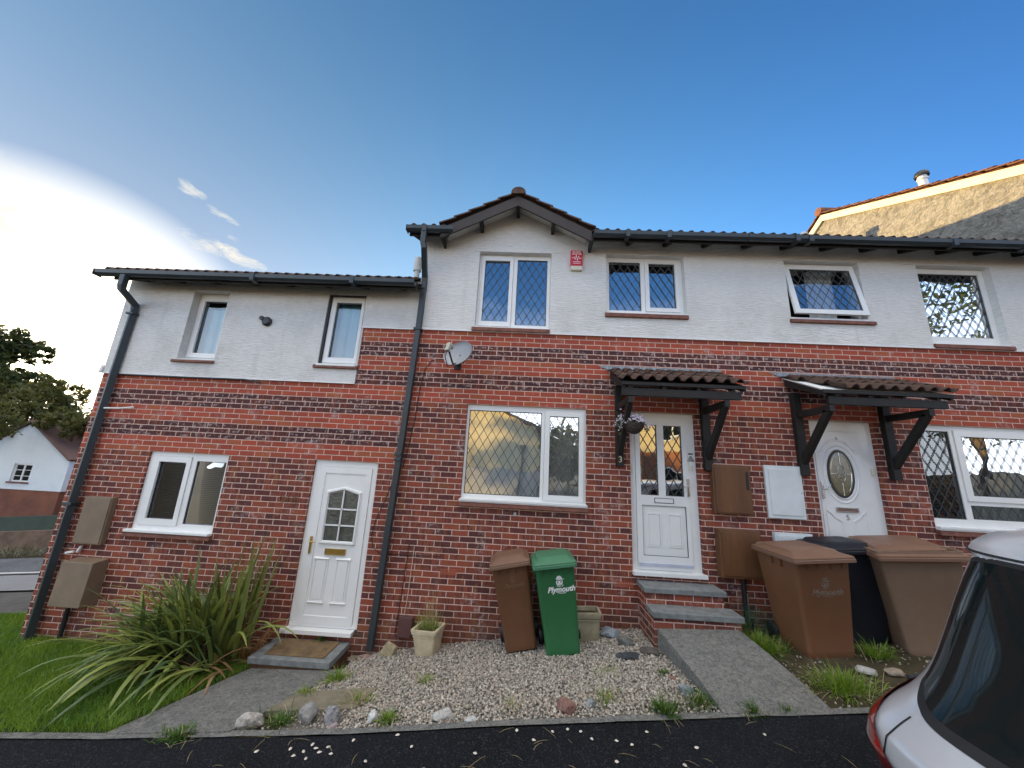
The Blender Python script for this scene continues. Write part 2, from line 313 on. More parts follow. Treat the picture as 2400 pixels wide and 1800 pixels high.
class MB:
    def __init__(s): s.v = []; s.f = []; s.t = []
    def add(s, vs, fs, tint=None):
        b = len(s.v); s.v += [tuple(v) for v in vs]; s.f += [tuple(b+i for i in f) for f in fs]
        if tint is not None: s.t += [tint]*len(fs)
        return s
    def box(s, x0, x1, y0, y1, z0, z1):
        vs = [(x, y, z) for z in (z0, z1) for y in (y0, y1) for x in (x0, x1)]
        return s.add(vs, [(0, 2, 3, 1), (4, 5, 7, 6), (0, 1, 5, 4), (2, 6, 7, 3), (0, 4, 6, 2), (1, 3, 7, 5)])
    def prism(s, poly, ax, a, b):
        """poly: 2D points; ax: extrusion axis"""
        n = len(poly)
        def mk(p, t):
            return (t, p[0], p[1]) if ax == 'x' else ((p[0], t, p[1]) if ax == 'y' else (p[0], p[1], t))
        vs = [mk(p, a) for p in poly]+[mk(p, b) for p in poly]
        fs = [tuple(range(n))[::-1], tuple(range(n, 2*n))]+[(i, (i+1) % n, n+(i+1) % n, n+i) for i in range(n)]
        return s.add(vs, fs)
    def beam(s, p, q, w, h, upv=(0, 0, 1)):
        p = Vector(p); q = Vector(q); d = (q-p).normalized(); u = Vector(upv); sd = d.cross(u).normalized(); u = sd.cross(d).normalized()
        vs = [c+sd*a*w/2+u*b*h/2 for c in (p, q) for a, b in ((-1, -1), (1, -1), (1, 1), (-1, 1))]
        return s.add(vs, [(3, 2, 1, 0), (4, 5, 6, 7), (0, 1, 5, 4), (1, 2, 6, 5), (2, 3, 7, 6), (3, 0, 4, 7)])
    def tube(s, pts, r, n=8, caps=True, square=False):
        pts = [Vector(p) for p in pts]; b = len(s.v); k = len(pts)
        rr = r if isinstance(r, (list, tuple)) else [r]*k
        ref = None
        for i, p in enumerate(pts):
            d = (pts[min(i+1, k-1)]-pts[max(i-1, 0)]).normalized()
            if ref is None: ref = Vector((0, 1, 0)) if abs(d.y) < .9 else Vector((1, 0, 0))
            a = d.cross(ref).normalized(); c = a.cross(d).normalized(); ref = c
            for j in range(n):
                th = 2*math.pi*(j+(.5 if square else 0))/n; s.v.append(tuple(p+(a*math.cos(th)+c*math.sin(th))*rr[i]))
        for i in range(k-1):
            for j in range(n): s.f.append((b+i*n+j, b+i*n+(j+1) % n, b+(i+1)*n+(j+1) % n, b+(i+1)*n+j))
        if caps: s.f.append(tuple(b+j for j in range(n))[::-1]); s.f.append(tuple(b+(k-1)*n+j for j in range(n)))
        return s
    def lathe(s, prof, c, n=20, ax=(0, 0, 1), cap=True, sq=0, start=0):
        """prof: (radius, height) list"""
        ax = Vector(ax).normalized(); a = ax.orthogonal().normalized(); b2 = ax.cross(a); c = Vector(c); b = len(s.v)
        for r, h in prof:
            for j in range(n):
                th = 2*math.pi*j/n; s.v.append(tuple(c+ax*h+(a*math.cos(th)+b2*math.sin(th))*r))
        for i in range(len(prof)-1):
            for j in range(n): s.f.append((b+i*n+j, b+i*n+(j+1) % n, b+(i+1)*n+(j+1) % n, b+(i+1)*n+j))
        if cap: s.f.append(tuple(b+j for j in range(n))[::-1]); s.f.append(tuple(b+(len(prof)-1)*n+j for j in range(n)))
        return s
    def rings(s, rings, cap=True):
        n = len(rings[0]); b = len(s.v)
        for r in rings: s.v += [tuple(p) for p in r]
        for i in range(len(rings)-1):
            for j in range(n): s.f.append((b+i*n+j, b+i*n+(j+1) % n, b+(i+1)*n+(j+1) % n, b+(i+1)*n+j))
        if cap: s.f.append(tuple(b+j for j in range(n))[::-1]); s.f.append(tuple(b+(len(rings)-1)*n+j for j in range(n)))
        return s
    def plate(s, x0, x1, z0, z1, holes, yf, yb, back=False):
        """a panel facing -y with rectangular holes: front, hole reveals, outer rim"""
        xs = sorted({x0, x1, *[h[0] for h in holes], *[h[1] for h in holes]}); zs = sorted({z0, z1, *[h[2] for h in holes], *[h[3] for h in holes]})
        xs = [x for x in xs if x0 <= x <= x1]; zs = [z for z in zs if z0 <= z <= z1]
        for i in range(len(xs)-1):
            for j in range(len(zs)-1):
                cx = (xs[i]+xs[i+1])/2; cz = (zs[j]+zs[j+1])/2
                if any(h[0] < cx < h[1] and h[2] < cz < h[3] for h in holes): continue
                a, b, c, d = xs[i], xs[i+1], zs[j], zs[j+1]
                s.add([(a, yf, c), (b, yf, c), (b, yf, d), (a, yf, d)], [(0, 1, 2, 3)])
                if back: s.add([(a, yb, c), (b, yb, c), (b, yb, d), (a, yb, d)], [(3, 2, 1, 0)])
        def rim(a, b, c, d, inward):
            vs = [(a, yf, c), (b, yf, c), (b, yf, d), (a, yf, d), (a, yb, c), (b, yb, c), (b, yb, d), (a, yb, d)]
            fs = [(0, 1, 5, 4), (1, 2, 6, 5), (2, 3, 7, 6), (3, 0, 4, 7)]
            if not inward: fs = [f[::-1] for f in fs]
            s.add(vs, fs)
        rim(x0, x1, z0, z1, False)
        for h in holes: rim(*h, True)
        return s
    def build(s, name, mat, parent=None, smooth=False, bevel=0., kind=None, wn=False):
        me = bpy.data.meshes.new(name); o0 = ORG.get(parent.name, Vector((0, 0, 0))) if parent else Vector((0, 0, 0))
        vs = s.v if o0.length == 0 else [(v[0]-o0.x, v[1]-o0.y, v[2]-o0.z) for v in s.v]
        me.from_pydata(vs, [], s.f); me.materials.append(mat)
        if s.t and len(s.t) == len(s.f):
            at = me.attributes.new('tint', 'FLOAT', 'FACE'); at.data.foreach_set('value', s.t)
        if smooth: me.polygons.foreach_set('use_smooth', [True]*len(me.polygons))
        bm = bmesh.new(); bm.from_mesh(me)
        if smooth: bmesh.ops.remove_doubles(bm, verts=bm.verts, dist=1e-5)
        bmesh.ops.recalc_face_normals(bm, faces=bm.faces) if len(s.f) < 60000 else None
        bm.to_mesh(me); bm.free(); me.update()
        if smooth:
            try: me.set_sharp_from_angle(angle=R(38))
            except Exception: pass
        o = bpy.data.objects.new(name, me); COL.objects.link(o)
        if parent: o.parent = parent; ORG[o.name] = o0
        if bevel:
            md = o.modifiers.new('bevel', 'BEVEL'); md.width = bevel; md.segments = 2; md.limit_method = 'ANGLE'; md.angle_limit = R(40)
        if kind: o['kind'] = kind
        return o

def text_part(txt, size, loc, mat, parent, name='lettering', extrude=.002, shear=0., bold=0., rot=(R(90), 0, 0), align='CENTER', local_root=False, sx=1.):
    cu = bpy.data.curves.new('txt', 'FONT'); cu.body = txt; cu.size = size; cu.extrude = extrude; cu.shear = shear
    cu.offset = bold; cu.align_x = align; cu.align_y = 'CENTER'; cu.resolution_u = 3; cu.space_line = .9
    tmp = bpy.data.objects.new('txt', cu); COL.objects.link(tmp)
    bpy.context.view_layer.update()
    me = bpy.data.meshes.new_from_object(tmp.evaluated_get(bpy.context.evaluated_depsgraph_get()))
    bpy.data.objects.remove(tmp)
    mt = Matrix.Translation(Vector(loc)-ORG.get(parent.name, Vector((0, 0, 0)))) @ Euler(rot).to_matrix().to_4x4() @ Matrix.Diagonal((sx, 1, 1, 1))
    me.transform(mt); me.materials.clear(); me.materials.append(mat)
    o = bpy.data.objects.new(name, me); COL.objects.link(o); o.parent = parent; ORG[o.name] = ORG.get(parent.name, Vector((0, 0, 0)))
    return o

# ground heights measured along the kerb (y=-1.6) and the foot of the wall (y=0)
EX = [-200, -40, -6.45, -4.33, -3.35, -1.4, -.34, 1.06, 2.43, 8, 40, 200]; EZ = [-7.5, -5.3, -2.56, -2.43, -2.37, -2.21, -2.09, -1.953, -1.82, -1.35, 1.3, 3.0]
WX = [-200, -40, -6.45, -1.95, -1.7, -.94, 1, 1.5, 3.5, 9, 40, 200]; WZ = [-7.5, -5.3, -2.53, -2.44, -2.39, -2.25, -1.99, -1.92, -1.76, -1.3, 1.3, 3.0]
def gz(x, y):
    e = np.interp(x, EX, EZ); w = np.interp(x, WX, WZ)
    t = np.clip((np.asarray(y, float)+1.6)/1.6, 0, 1); return e+(w-e)*t
def sheet(name, xs, ys, dz, mat, rough=0., seed=1, kind='structure', clip=None, smooth=True):
    b = MB(); X, Y = np.meshgrid(xs, ys); Z = gz(X, Y)+dz
    if rough: Z = Z+np.random.RandomState(seed).normal(0, rough, Z.shape)
    nx = len(xs); b.v = list(map(tuple, np.stack([X.ravel(), Y.ravel(), Z.ravel()], 1).tolist()))
    for j in range(len(ys)-1):
        for i in range(nx-1):
            if clip and not clip((xs[i]+xs[i+1])/2, (ys[j]+ys[j+1])/2): continue
            b.f.append((j*nx+i, j*nx+i+1, (j+1)*nx+i+1, (j+1)*nx+i))
    o = b.build(name, mat, smooth=smooth); o['kind'] = kind; return o
def quadstrip(name, L, Rr, dz, thick, mat, kind='structure'):
    """raised slab following ground between two edge polylines (x,y[,z])"""
    b = MB(); n = len(L)
    zz = lambda p: (p[2] if len(p) > 2 else float(gz(p[0], p[1]))+dz)
    top = [(p[0], p[1], zz(p)) for p in L]+[(p[0], p[1], zz(p)) for p in Rr]
    bot = [(x, y, z-thick) for x, y, z in top]
    b.v = top+bot
    for i in range(n-1):
        b.f.append((i, i+1, n+i+1, n+i)); b.f.append((2*n+i, 2*n+i+1, i+1, i)); b.f.append((3*n+i+1, 3*n+i, n+i, n+i+1))
    b.f.append((0, n, 3*n, 2*n)); b.f.append((n-1, 3*n-1, 4*n-1, 2*n-1))
    o = b.build(name, mat); 
    if kind: o['kind'] = kind
    return o

# ================================================================== setting: ground, road, paths
def soil_mat(name, a, b, sc=9, bump=.01, bsc=60):
    m, g = newmat(name); P = g.pos()
    c = g.mix(g.ramp(g.noise(P, sc, 5, .65), .35, .65), a, b)
    c = g.mix(g.m('MULTIPLY', g.ramp(g.noise(P, sc*9, 3), .5, .7), .4), c, tuple(x*1.6 for x in b))
    g.out(g.bsdf(c, .95, 0, .2, g.bump(g.noise(P, bsc, 4, .7), 1, bump)).outputs[0]); return m
EARTH = soil_mat('earth', (.075, .058, .035), (.045, .040, .022))
LAWNB = soil_mat('turf_soil', (.045, .075, .018), (.028, .046, .013), 6)
GRAVB = soil_mat('gravel_dust', (.22, .205, .18), (.11, .10, .085), 22)
def asphalt(name, base, spk, sc=260, wet=.0):
    m, g = newmat(name); P = g.pos()
    v = g.n('ShaderNodeTexVoronoi'); g.put(v.inputs['Vector'], P); v.inputs['Scale'].default_value = sc*.42
    wn = g.n('ShaderNodeTexNoise'); g.put(wn.inputs['Vector'], P); wn.inputs['Scale'].default_value = 1.7; wn.inputs['Detail'].default_value = 6
    c = g.mix(g.ramp(wn.outputs[0], .35, .7), base, tuple(x*.6 for x in base))
    sep = g.n('ShaderNodeSeparateColor'); g.put(sep.inputs[0], v.outputs['Color'])
    c = g.mix(g.m('MULTIPLY', g.ramp(sep.outputs[0], .86, .93), .55), c, spk)
    hb = g.m('MULTIPLY', g.m('SUBTRACT', 1, v.outputs['Distance']), g.ramp(sep.outputs[1], 0, 1, .3, 1))
    g.out(g.bsdf(c, g.ramp(sep.outputs[2], 0, 1, .7, 1.), 0, .22, g.bump(hb, 1, .012)).outputs[0]); return m
ASPH = asphalt('dark_asphalt', (.0085, .010, .0145), (.055, .056, .062))
ASPHF = asphalt('worn_asphalt', (.135, .14, .15), (.25, .25, .25), 120)
xs = list(np.concatenate([np.linspace(-200, -44, 10), np.linspace(-40, -10, 16), np.linspace(-9.5, 9, 75), np.linspace(10, 40, 12), np.linspace(60, 200, 6)]))
ys = list(np.concatenate([np.linspace(-200, -40, 6), np.linspace(-34, -2, 17), np.linspace(-1.6, 1, 14), np.linspace(2, 40, 18), np.linspace(60, 300, 6)]))
sheet('ground', xs, ys, -.05, EARTH)
rx = list(np.concatenate([np.linspace(-40, -10, 12), np.linspace(-9.5, 9, 75), np.linspace(12, 40, 8)]))
sheet('road', rx, [-9, -6, -4, -3, -2.2, -1.9, -1.66], 0.0, ASPH)
sheet('kerb_strip', list(np.linspace(-9.5, 9, 110)), [-1.665, -1.60], .012, CONC, .002)
# street beyond the corner
sheet('far_road', list(np.linspace(-40, -8.6, 20)), [3.3, 4.95], 0.0, ASPHF)
sheet('far_pavement', list(np.linspace(-40, -7.6, 20)), [2.0, 3.1], .03, simple('pavement_grey', (.21, .215, .22), .9, var=.12, scale=3, bump=.003))
sheet('kerb_line', list(np.linspace(-40, -8.2, 20)), [3.12, 3.22], .06, simple('pale_kerb', (.50, .50, .48), .85, var=.15))
sheet('far_verge', list(np.linspace(-40, -6.6, 20)), [.85, 1.96], .01, simple('old_tarmac', (.075, .070, .064), .9, var=.3, scale=5))
sheet('lawn', list(np.linspace(-13, -6.46, 24)), list(np.linspace(-1.6, .9, 14)), .01, LAWNB, .006)
sheet('front_lawn', list(np.linspace(-6.46, -2.95, 24)), list(np.linspace(-1.6, -.01, 12)), .01, LAWNB, .006, clip=lambda x, y: x < -2.95+(y+.5)*.36+.0 if y < -.48 else x < -3.0)
sheet('gravel_bed', list(np.linspace(-1.95, 1.78, 60)), list(np.linspace(-1.6, -.005, 24)), .0, GRAVB, .006, clip=lambda x, y: x < 1.62-(0. if y > -.5 else (y+.5)*-.0) and x > -2.0)
sheet('right_bed', list(np.linspace(2.45, 8.5, 60)), list(np.linspace(-1.6, -.005, 20)), .0, EARTH, .008)
# concrete paths
quadstrip('path', [(-2.98, -.45), (-3.10, -.8), (-3.23, -1.2), (-3.38, -1.62)], [(-1.95, -.45), (-2.05, -.8), (-2.18, -1.2), (-2.33, -1.62)], .022, .08, CONC)
quadstrip('path', [(1.60, -.53, -1.70), (1.645, -.9, -1.745), (1.69, -1.3, -1.80), (1.72, -1.63, -1.868)], [(2.50, -.53, -1.66), (2.545, -.9, -1.70), (2.58, -1.3, -1.752), (2.60, -1.63, -1.80)], 0, .28, CONC)

# ================================================================== houses
def roof_slope(b, org, u, v, width, length, pitch_w=.155, hh=.034, rowstep=.30, seg=8, thick=.016, starts=None, lap=.018):
    """pantiles: u along the eave, v up the slope"""
    org = Vector(org); u = Vector(u).normalized(); v = Vector(v).normalized(); n = u.cross(v).normalized()
    if n.z < 0: n = -n
    rows = max(1, int(math.ceil(length/rowstep-1e-6)))
    for r in range(rows):
        s0 = 0. if not starts else starts[min(r, len(starts)-1)]
        k = max(2, int((width-s0)/pitch_w*seg))
        v0 = r*rowstep; v1 = min(length, v0+rowstep+.03)
        ring = []
        for (vv, lift) in ((v0, lap), (v1, 0.)):
            for side in (1, 0):
                row = []
                for i in range(k+1):
                    uu = s0+(width-s0)*i/k; t = (uu/pitch_w) % 1
                    w = hh*max(0, math.cos(math.pi*(t-.5)/.66))**.8 if abs(t-.5) < .33 else -.004*math.sin(math.pi*min(1, (abs(t-.5)-.33)/.17))
                    row.append(org+u*uu+v*vv+n*(w+lift+(thick if side else 0)))
                ring.append(row)
        base = len(b.v)
        for row in ring: b.v += [tuple(p) for p in row]
        K = k+1; f = lambda a, i: base+a*K+i
        for i in range(k):   # rows: 0 bottom(front) ; 1 top(front) -> with side order (1: top, 0: under)
            b.f.append((f(0, i), f(0, i+1), f(2, i+1), f(2, i)))
            b.f.append((f(1, i), f(3, i), f(3, i+1), f(1, i+1)))
            b.f.append((f(0, i), f(1, i), f(1, i+1), f(0, i+1)))
        for i in (0, k): b.f.append((f(0, i), f(2, i), f(3, i), f(1, i)))
    return b

def lattice(b, x0, x1, z0, z1, y, px=.122, pz=.205, w=.0055, ph=(0., 0.)):
    """lead diamonds clipped to the pane"""
    sl = pz/px
    for sgn in (1, -1):
        # lines z = sgn*sl*(x-xc)+c
        c0 = min(z0-sl*(x1-x0), z0)-pz; n = int(((z1-z0)+sl*(x1-x0))/pz)+3
        for i in range(n+1):
            c = c0+i*pz+ph[1]
            pts = []
            xa, xb = x0, x1
            f = (lambda x: c+sl*(x-x0)) if sgn == 1 else (lambda x: c+sl*(x1-x))
            inv = (lambda z: x0+(z-c)/sl) if sgn == 1 else (lambda z: x1-(z-c)/sl)
            xlo, xhi = sorted((inv(z0), inv(z1))); xa = max(x0, xlo); xb = min(x1, xhi)
            if xb-xa < .004: continue
            b.beam((xa, y, f(xa)), (xb, y, f(xb)), .004, w*2, (0, 1, 0)) if False else _strip(b, xa, f(xa), xb, f(xb), y, w)
def _strip(b, xa, za, xb, zb, y, w):
    d = math.hypot(xb-xa, zb-za); nx, nz = -(zb-za)/d*w/2*1.3, (xb-xa)/d*w/2*1.3
    vs = [(xa+nx, y, za+nz), (xb+nx, y, zb+nz), (xb-nx, y, zb-nz), (xa-nx, y, za-nz)]
    vs += [(p[0], y+.004, p[2]) for p in vs]
    b.add(vs, [(0, 1, 2, 3), (0, 4, 5, 1), (2, 6, 7, 3)])

def window(house, op, y, fixed=(), sash=(), lat=True, glass=None, cill=True, stone=None, backing=None, bz=(None, None), label=None, lx=.122):
    glass = glass or GLASS
    holes = [f for f in fixed]+[s_[0] for s_ in sash]
    x0, x1, z0, z1 = op
    b = MB().plate(x0+.002, x1-.002, z0+.002, z1-.002, holes, y, y+.065)
    for so_, gl in sash:
        b.plate(so_[0]+.003, so_[1]-.003, so_[2]+.003, so_[3]-.003, [gl], y-.016, y+.05)
    if cill: b.box(x0-.0, x1+.0, y-.10, y+.03, z0-.02, z0+.012)
    w = b.build('window', UPVC, house, bevel=.005)
    if label: w['label'] = label
    panes = list(fixed)+[s_[1] for s_ in sash]
    for p in panes:
        q = MB().add([(p[0], y+.026, p[2]), (p[1], y+.026, p[2]), (p[1], y+.026, p[3]), (p[0], y+.026, p[3])], [(0, 1, 2, 3)])
        q.build('pane', glass, w)
    l = MB()
    for p in panes:
        l.plate(*p, [(p[0]+.008, p[1]-.008, p[2]+.008, p[3]-.008)], y+.012, y+.022)
        if lat: lattice(l, *p, y+.016, lx, lx*1.68, ph=(0, rnd.uniform(0, .1)))
    l.build('leading' if lat else 'gasket', LEAD, w)
    if stone:
        sx0, sx1, sz0, sz1 = stone
        s_ = MB().prism([(-.06, sz0), (-.055, sz1-.008), (y-.095, sz1+.004), (y-.0, sz1+.012), (y, sz0)], 'x', sx0, sx1)
        s_.build('sill', STONE, w, bevel=.006)
    if backing:
        a0, a1 = bz if bz[0] is not None else (z0, z1)
        c = MB(); n = int((x1-x0)/.03)
        for i in range(n):
            xa = x0+(x1-x0)*i/n; xb = x0+(x1-x0)*(i+1)/n
            ya = y+.14+.012*math.sin(i*1.1); yb = y+.14+.012*math.sin((i+1)*1.1)
            c.add([(xa, ya, a0), (xb, yb, a0), (xb, yb, a1), (xa, ya, a1)], [(0, 1, 2, 3)])
        c.build('curtain', backing, w, smooth=True)
    return w

def gutter(b, x0, x1, y, z, r=.055):
    """squared half-round gutter, open on top; y,z = back top edge"""
    pr = [(y, z), (y-.004, z-.05), (y-.03, z-.082), (y-.075, z-.085), (y-.108, z-.055), (y-.114, z), (y-.108, z+.002), (y-.102, z-.05), (y-.072, z-.078), (y-.033, z-.075), (y-.01, z-.047), (y-.006, z)]
    b.prism(pr, 'x', x0, x1)

HZ = 1.967
def eaves(house, x0, x1, dz, rafters, soffit, gx0=None, gx1=None, fx0=None, joins=()):
    gx0 = x0 if gx0 is None else gx0; gx1 = x1 if gx1 is None else gx1; fx0 = x0 if fx0 is None else fx0
    g_ = MB(); gutter(g_, gx0, gx1, -.325, 3.475+dz)
    for j in joins: g_.box(j-.03, j+.03, -.447, -.32, 3.375+dz, 3.482+dz)
    g_.box(gx0-.0, gx0+.006, -.445, -.327, 3.385+dz, 3.477+dz)
    g_.build('gutter', GUTTER, house)
    MB().box(fx0, x1, -.318, -.296, 3.37+dz, 3.485+dz).build('fascia', DARKW, house, bevel=.003)
    s_ = MB(); s_.prism([(-.296, 3.470+dz), (-.296, 3.480+dz), (.05, 3.655+dz), (.05, 3.645+dz)], 'x', fx0+.01, x1-.002)
    s_.build('soffit', soffit, house)
    for rx_ in rafters:
        MB().prism([(-.294, 3.375+dz), (.02, 3.512+dz), (.02, 3.632+dz), (-.294, 3.467+dz)], 'x', rx_-.026, rx_+.026).build('rafter', DARKW, house, bevel=.003)

def bricks_air(house, x0, x1, z0, z1, name='air_brick'):
    hs = []
    n = 9; wx = (x1-x0)/n; hz = (z1-z0)
    for r in range(2):
        for i in range(n): hs.append((x0+wx*(i+.28), x0+wx*(i+.72), z0+hz*(.2+.4*r), z0+hz*(.42+.4*r)))
    MB().plate(x0, x1, z0, z1, hs, -.004, .03).build(name, AIRB, house)
    MB().box(x0, x1, .02, .024, z0, z1).build('air_brick_cavity', CABLE, house)

# ---- house three (centre)
H3 = thing('terraced_house', 'middle house with small front gable, number 3 beside its half-glazed white door', 'house', (.7, 4, -2.1))
X13, X35 = -1.72, 3.17
op3l = (-.825, .895, -.475, .842); opd3 = (1.50, 2.42, -1.29, .842)
op3a = (-.815, .33, 2.03, 3.32); op3b = (1.195, 2.40, 2.34, 3.335)
MB().plate(X13, X35, -2.9, HZ, [op3l, opd3], 0, .24).build('brick_wall', BR3, H3)
b = MB().plate(X13+.0, X35, HZ, 3.44, [op3a, op3b], -.022, .24)
b.v = [v for v in b.v]
# wall above: flat under the eaves, pointed under the gablet
b.prism([(X13, 3.44), (X35, 3.44), (X35, 3.60), (1.0, 3.60), (.80, 3.60), (-.23, 4.09), (-1.30, 3.60), (X13, 3.60)], 'y', -.022, .24)
# raised band over the two windows (render stop)
b.box(-.915, .48, -.030, -.018, 3.322, 3.334); b.box(1.10, 2.48, -.030, -.018, 3.337, 3.349)
b.build('rendered_wall', RENDER, H3)
MB().box(X13, X35, -.034, .0, HZ-.012, HZ+.004).build('render_bead', UPVC, H3)
s_ = MB()
s_.prism([(.24, -2.9), (8.6, -2.9), (8.6, 3.1), (4.5, 5.9), (.24, 3.55)], 'x', X13, X13+.1)
s_.prism([(.24, -2.9), (8.6, -2.9), (8.6, 3.1), (4.5, 5.9), (.24, 3.55)], 'x', X35-.1, X35)
s_.box(X13+.1, X35-.1, 8.5, 8.6, -2.9, 3.2)
s_.build('party_wall', RENDER, H3)
MB().box(X13+.12, X35-.12, .9, .92, -2.0, 3.4).box(X13+.12, X35-.12, .25, .9, 1.3, 1.4).box(1.1, 1.14, .25, .9, -2, 3.4).box(X13+.12, X35-.12, .241, 8.49, 3.42, 3.44).box(X13+.12, X35-.12, .24, 8.49, -2.1, -2.0).build('interior_wall', ROOMM, H3)
# windows
window(H3, op3l, .035, fixed=[(-.79, .26, -.408, .762)], sash=[((.305, .862, -.44, .79), (.378, .795, -.37, .722))], stone=(-.835, .915, -.565, -.512), backing=NET, glass=GLASSM)
MB().box(-.835, .905, -.055, .03, -.512, -.470).build('window_board', UPVC, H3, bevel=.006)
window(H3, op3a, .07, fixed=[(-.205, .277, 2.12, 3.25)], sash=[((-.775, -.268, 2.085, 3.285), (-.727, -.326, 2.165, 3.218))], stone=(-.85, .335, 1.963, 2.03), cill=True)
window(H3, op3b, .07, fixed=[(1.255, 1.75, 2.428, 3.262)], sash=[((1.815, 2.345, 2.42, 3.29), (1.878, 2.286, 2.485, 3.243))], stone=(1.165, 2.41, 2.268, 2.338))
# door 3
def door_frame(op, y, leaf): 
    return MB().plate(op[0]+.002, op[1]-.002, op[2]+.04, op[3]-.002, [leaf], y, y+.07)
D3 = door_frame(opd3, .06, (1.585, 2.305, -1.235, .76)).box(1.492, 2.435, -.06, .10, -1.292, -1.245).build('door_frame', UPVC, H3, bevel=.004)
gl1 = (1.652, 1.893, -.30, .668); gl2 = (1.987, 2.237, -.30, .664); pan = (1.662, 2.250, -1.068, -.43)
b = MB().plate(1.588, 2.302, -1.232, .757, [gl1, gl2, pan], .045, .11)
b.plate(pan[0]+.003, pan[1]-.003, pan[2]+.003, pan[3]-.003, [(1.725, 1.915, -.955, -.53), (2.0, 2.19, -.96, -.53)], .065, .09)
for xa, xb in ((1.725, 1.915), (2.0, 2.19)):
    b.plate(xa, xb, -.957, -.53, [(xa+.02, xb-.02, -.937, -.55)], .057, .075); b.box(xa+.022, xb-.022, .062, .08, -.935, -.552)
DL3 = b.build('door', UPVC, H3, bevel=.004)
for p in (gl1, gl2): MB().add([(p[0], .075, p[2]), (p[1], .075, p[2]), (p[1], .075, p[3]), (p[0], .075, p[3])], [(0, 1, 2, 3)]).build('door_pane', GLASSM, DL3)
l = MB()
for p in (gl1, gl2): l.plate(*p, [(p[0]+.007, p[1]-.007, p[2]+.007, p[3]-.007)], .058, .07); lattice(l, *p, .064, .125, .215)
l.plate(*pan, [(pan[0]+.005, pan[1]-.005, pan[2]+.005, pan[3]-.005)], .05, .066)
l.build('door_leading', LEAD, DL3)
MB().box(1.60, 2.30, .028, .046, -1.19, -1.155).build('weather_bar', simple('grey_bar', (.45, .48, .58), .4), DL3)
MB().plate(1.827, 2.088, -.397, -.330, [(1.835, 2.080, -.390, -.337)], .040, .05).build('letterbox', LEAD, DL3)
MB().box(1.836, 2.079, .042, .05, -.389, -.338).build('letterbox_flap', UPVC, DL3, bevel=.002)
MB().box(2.272, 2.297, .022, .045, -.29, -.06).tube([(2.285, .03, -.155), (2.285, -.015, -.155), (2.20, -.02, -.16)], .008).build('door_handle', CHROME, DL3, bevel=.003)
MB().box(1.512, 1.545, .05, .062, -.02, .11).build('door_sensor', ALWH, H3, bevel=.003)
MB().box(2.335, 2.372, .048, .062, .05, .12).build('door_bell', ALWH, H3, bevel=.003)
st_ = MB().box(2.322, 2.385, .053, .058, .135, .29).build('door_sticker', WHITEP, H3); st_['label'] = 'small white notice on the door frame'
text_part('NO\nCOLD\nCALLERS', .028, (2.353, .0515, .215), BLACKP, st_, extrude=.0006, bold=.0015, sx=.85)
MB().box(2.322, 2.385, .050, .054, .272, .292).build('notice_band', BLACKP, st_)

# gutters, rafters
eaves(H3, .93, X35, 0, [1.53, 2.11, 2.71], SOFFIT, gx0=.93, gx1=X35, fx0=.93, joins=(1.42, 2.02))
eaves(H3, -1.88, -1.27, 0, [-1.80], SOFFIT, gx0=-1.90, gx1=-1.19, joins=(-1.62,))
# gablet
AP = (-.23, 4.115); sl_g = .522
def gz_(x, z=AP[1]): return z-sl_g*abs(x-AP[0])
b = MB()
for sgn, xe in ((-1, -1.385), (1, .90)):
    b.prism([(AP[0], AP[1]-.035), (AP[0], AP[1]-.035-.175), (xe, gz_(xe)-.035-.175), (xe, gz_(xe)-.035)], 'y', -.375, -.347)
b.build('bargeboard', BARGEW, H3, bevel=.003)
b = MB()
for sgn, xe in ((-1, -1.34), (1, .86)):
    b.prism([(AP[0], AP[1]-.03), (AP[0], AP[1]-.042), (xe, gz_(xe)-.042), (xe, gz_(xe)-.03)], 'y', -.347, .03)
b.build('gable_soffit', SOFFIT, H3)
for px_, w_ in ((AP[0], .05), (-.80, .05), (.335, .05), (-1.385, .035), (.925, .035)):
    zt = gz_(px_)-.045; MB().box(px_-w_/2, px_+w_/2, -.346, .02, zt-.115, zt-.0 if px_ != AP[0] else zt-.02).build('purlin', DARKW, H3, bevel=.003)
ang = math.atan(sl_g); Lg = 1.27/math.cos(ang)
b = MB()
for sgn in (-1, 1):
    org = (AP[0]+sgn*1.17, -.40, gz_(AP[0]+1.17)+.012-.0)
    roof_slope(b, org, (0, 1, 0), (-sgn, 0, sl_g), 1.9, 1.17/math.cos(ang), hh=.022, rowstep=.245, seg=6, thick=.022, lap=.03)
b.build('gable_tiles', TILE, H3)
b = MB(); rr_ = [(0.105*math.cos(t), .095*math.sin(t)) for t in np.linspace(-.15, math.pi+.15, 13)]
for k in range(5):
    y0 = -.42+k*.42; rb = [[(AP[0]+p[0]*s2, yy, AP[1]-.01+p[1]*s2) for p in rr_] for yy, s2 in ((y0, 1.08), (y0+.05, 1.08), (y0+.055, 1.), (y0+.43, .97))]
    b.rings(rb)
b.build('ridge_tiles', TILE, H3, smooth=False)
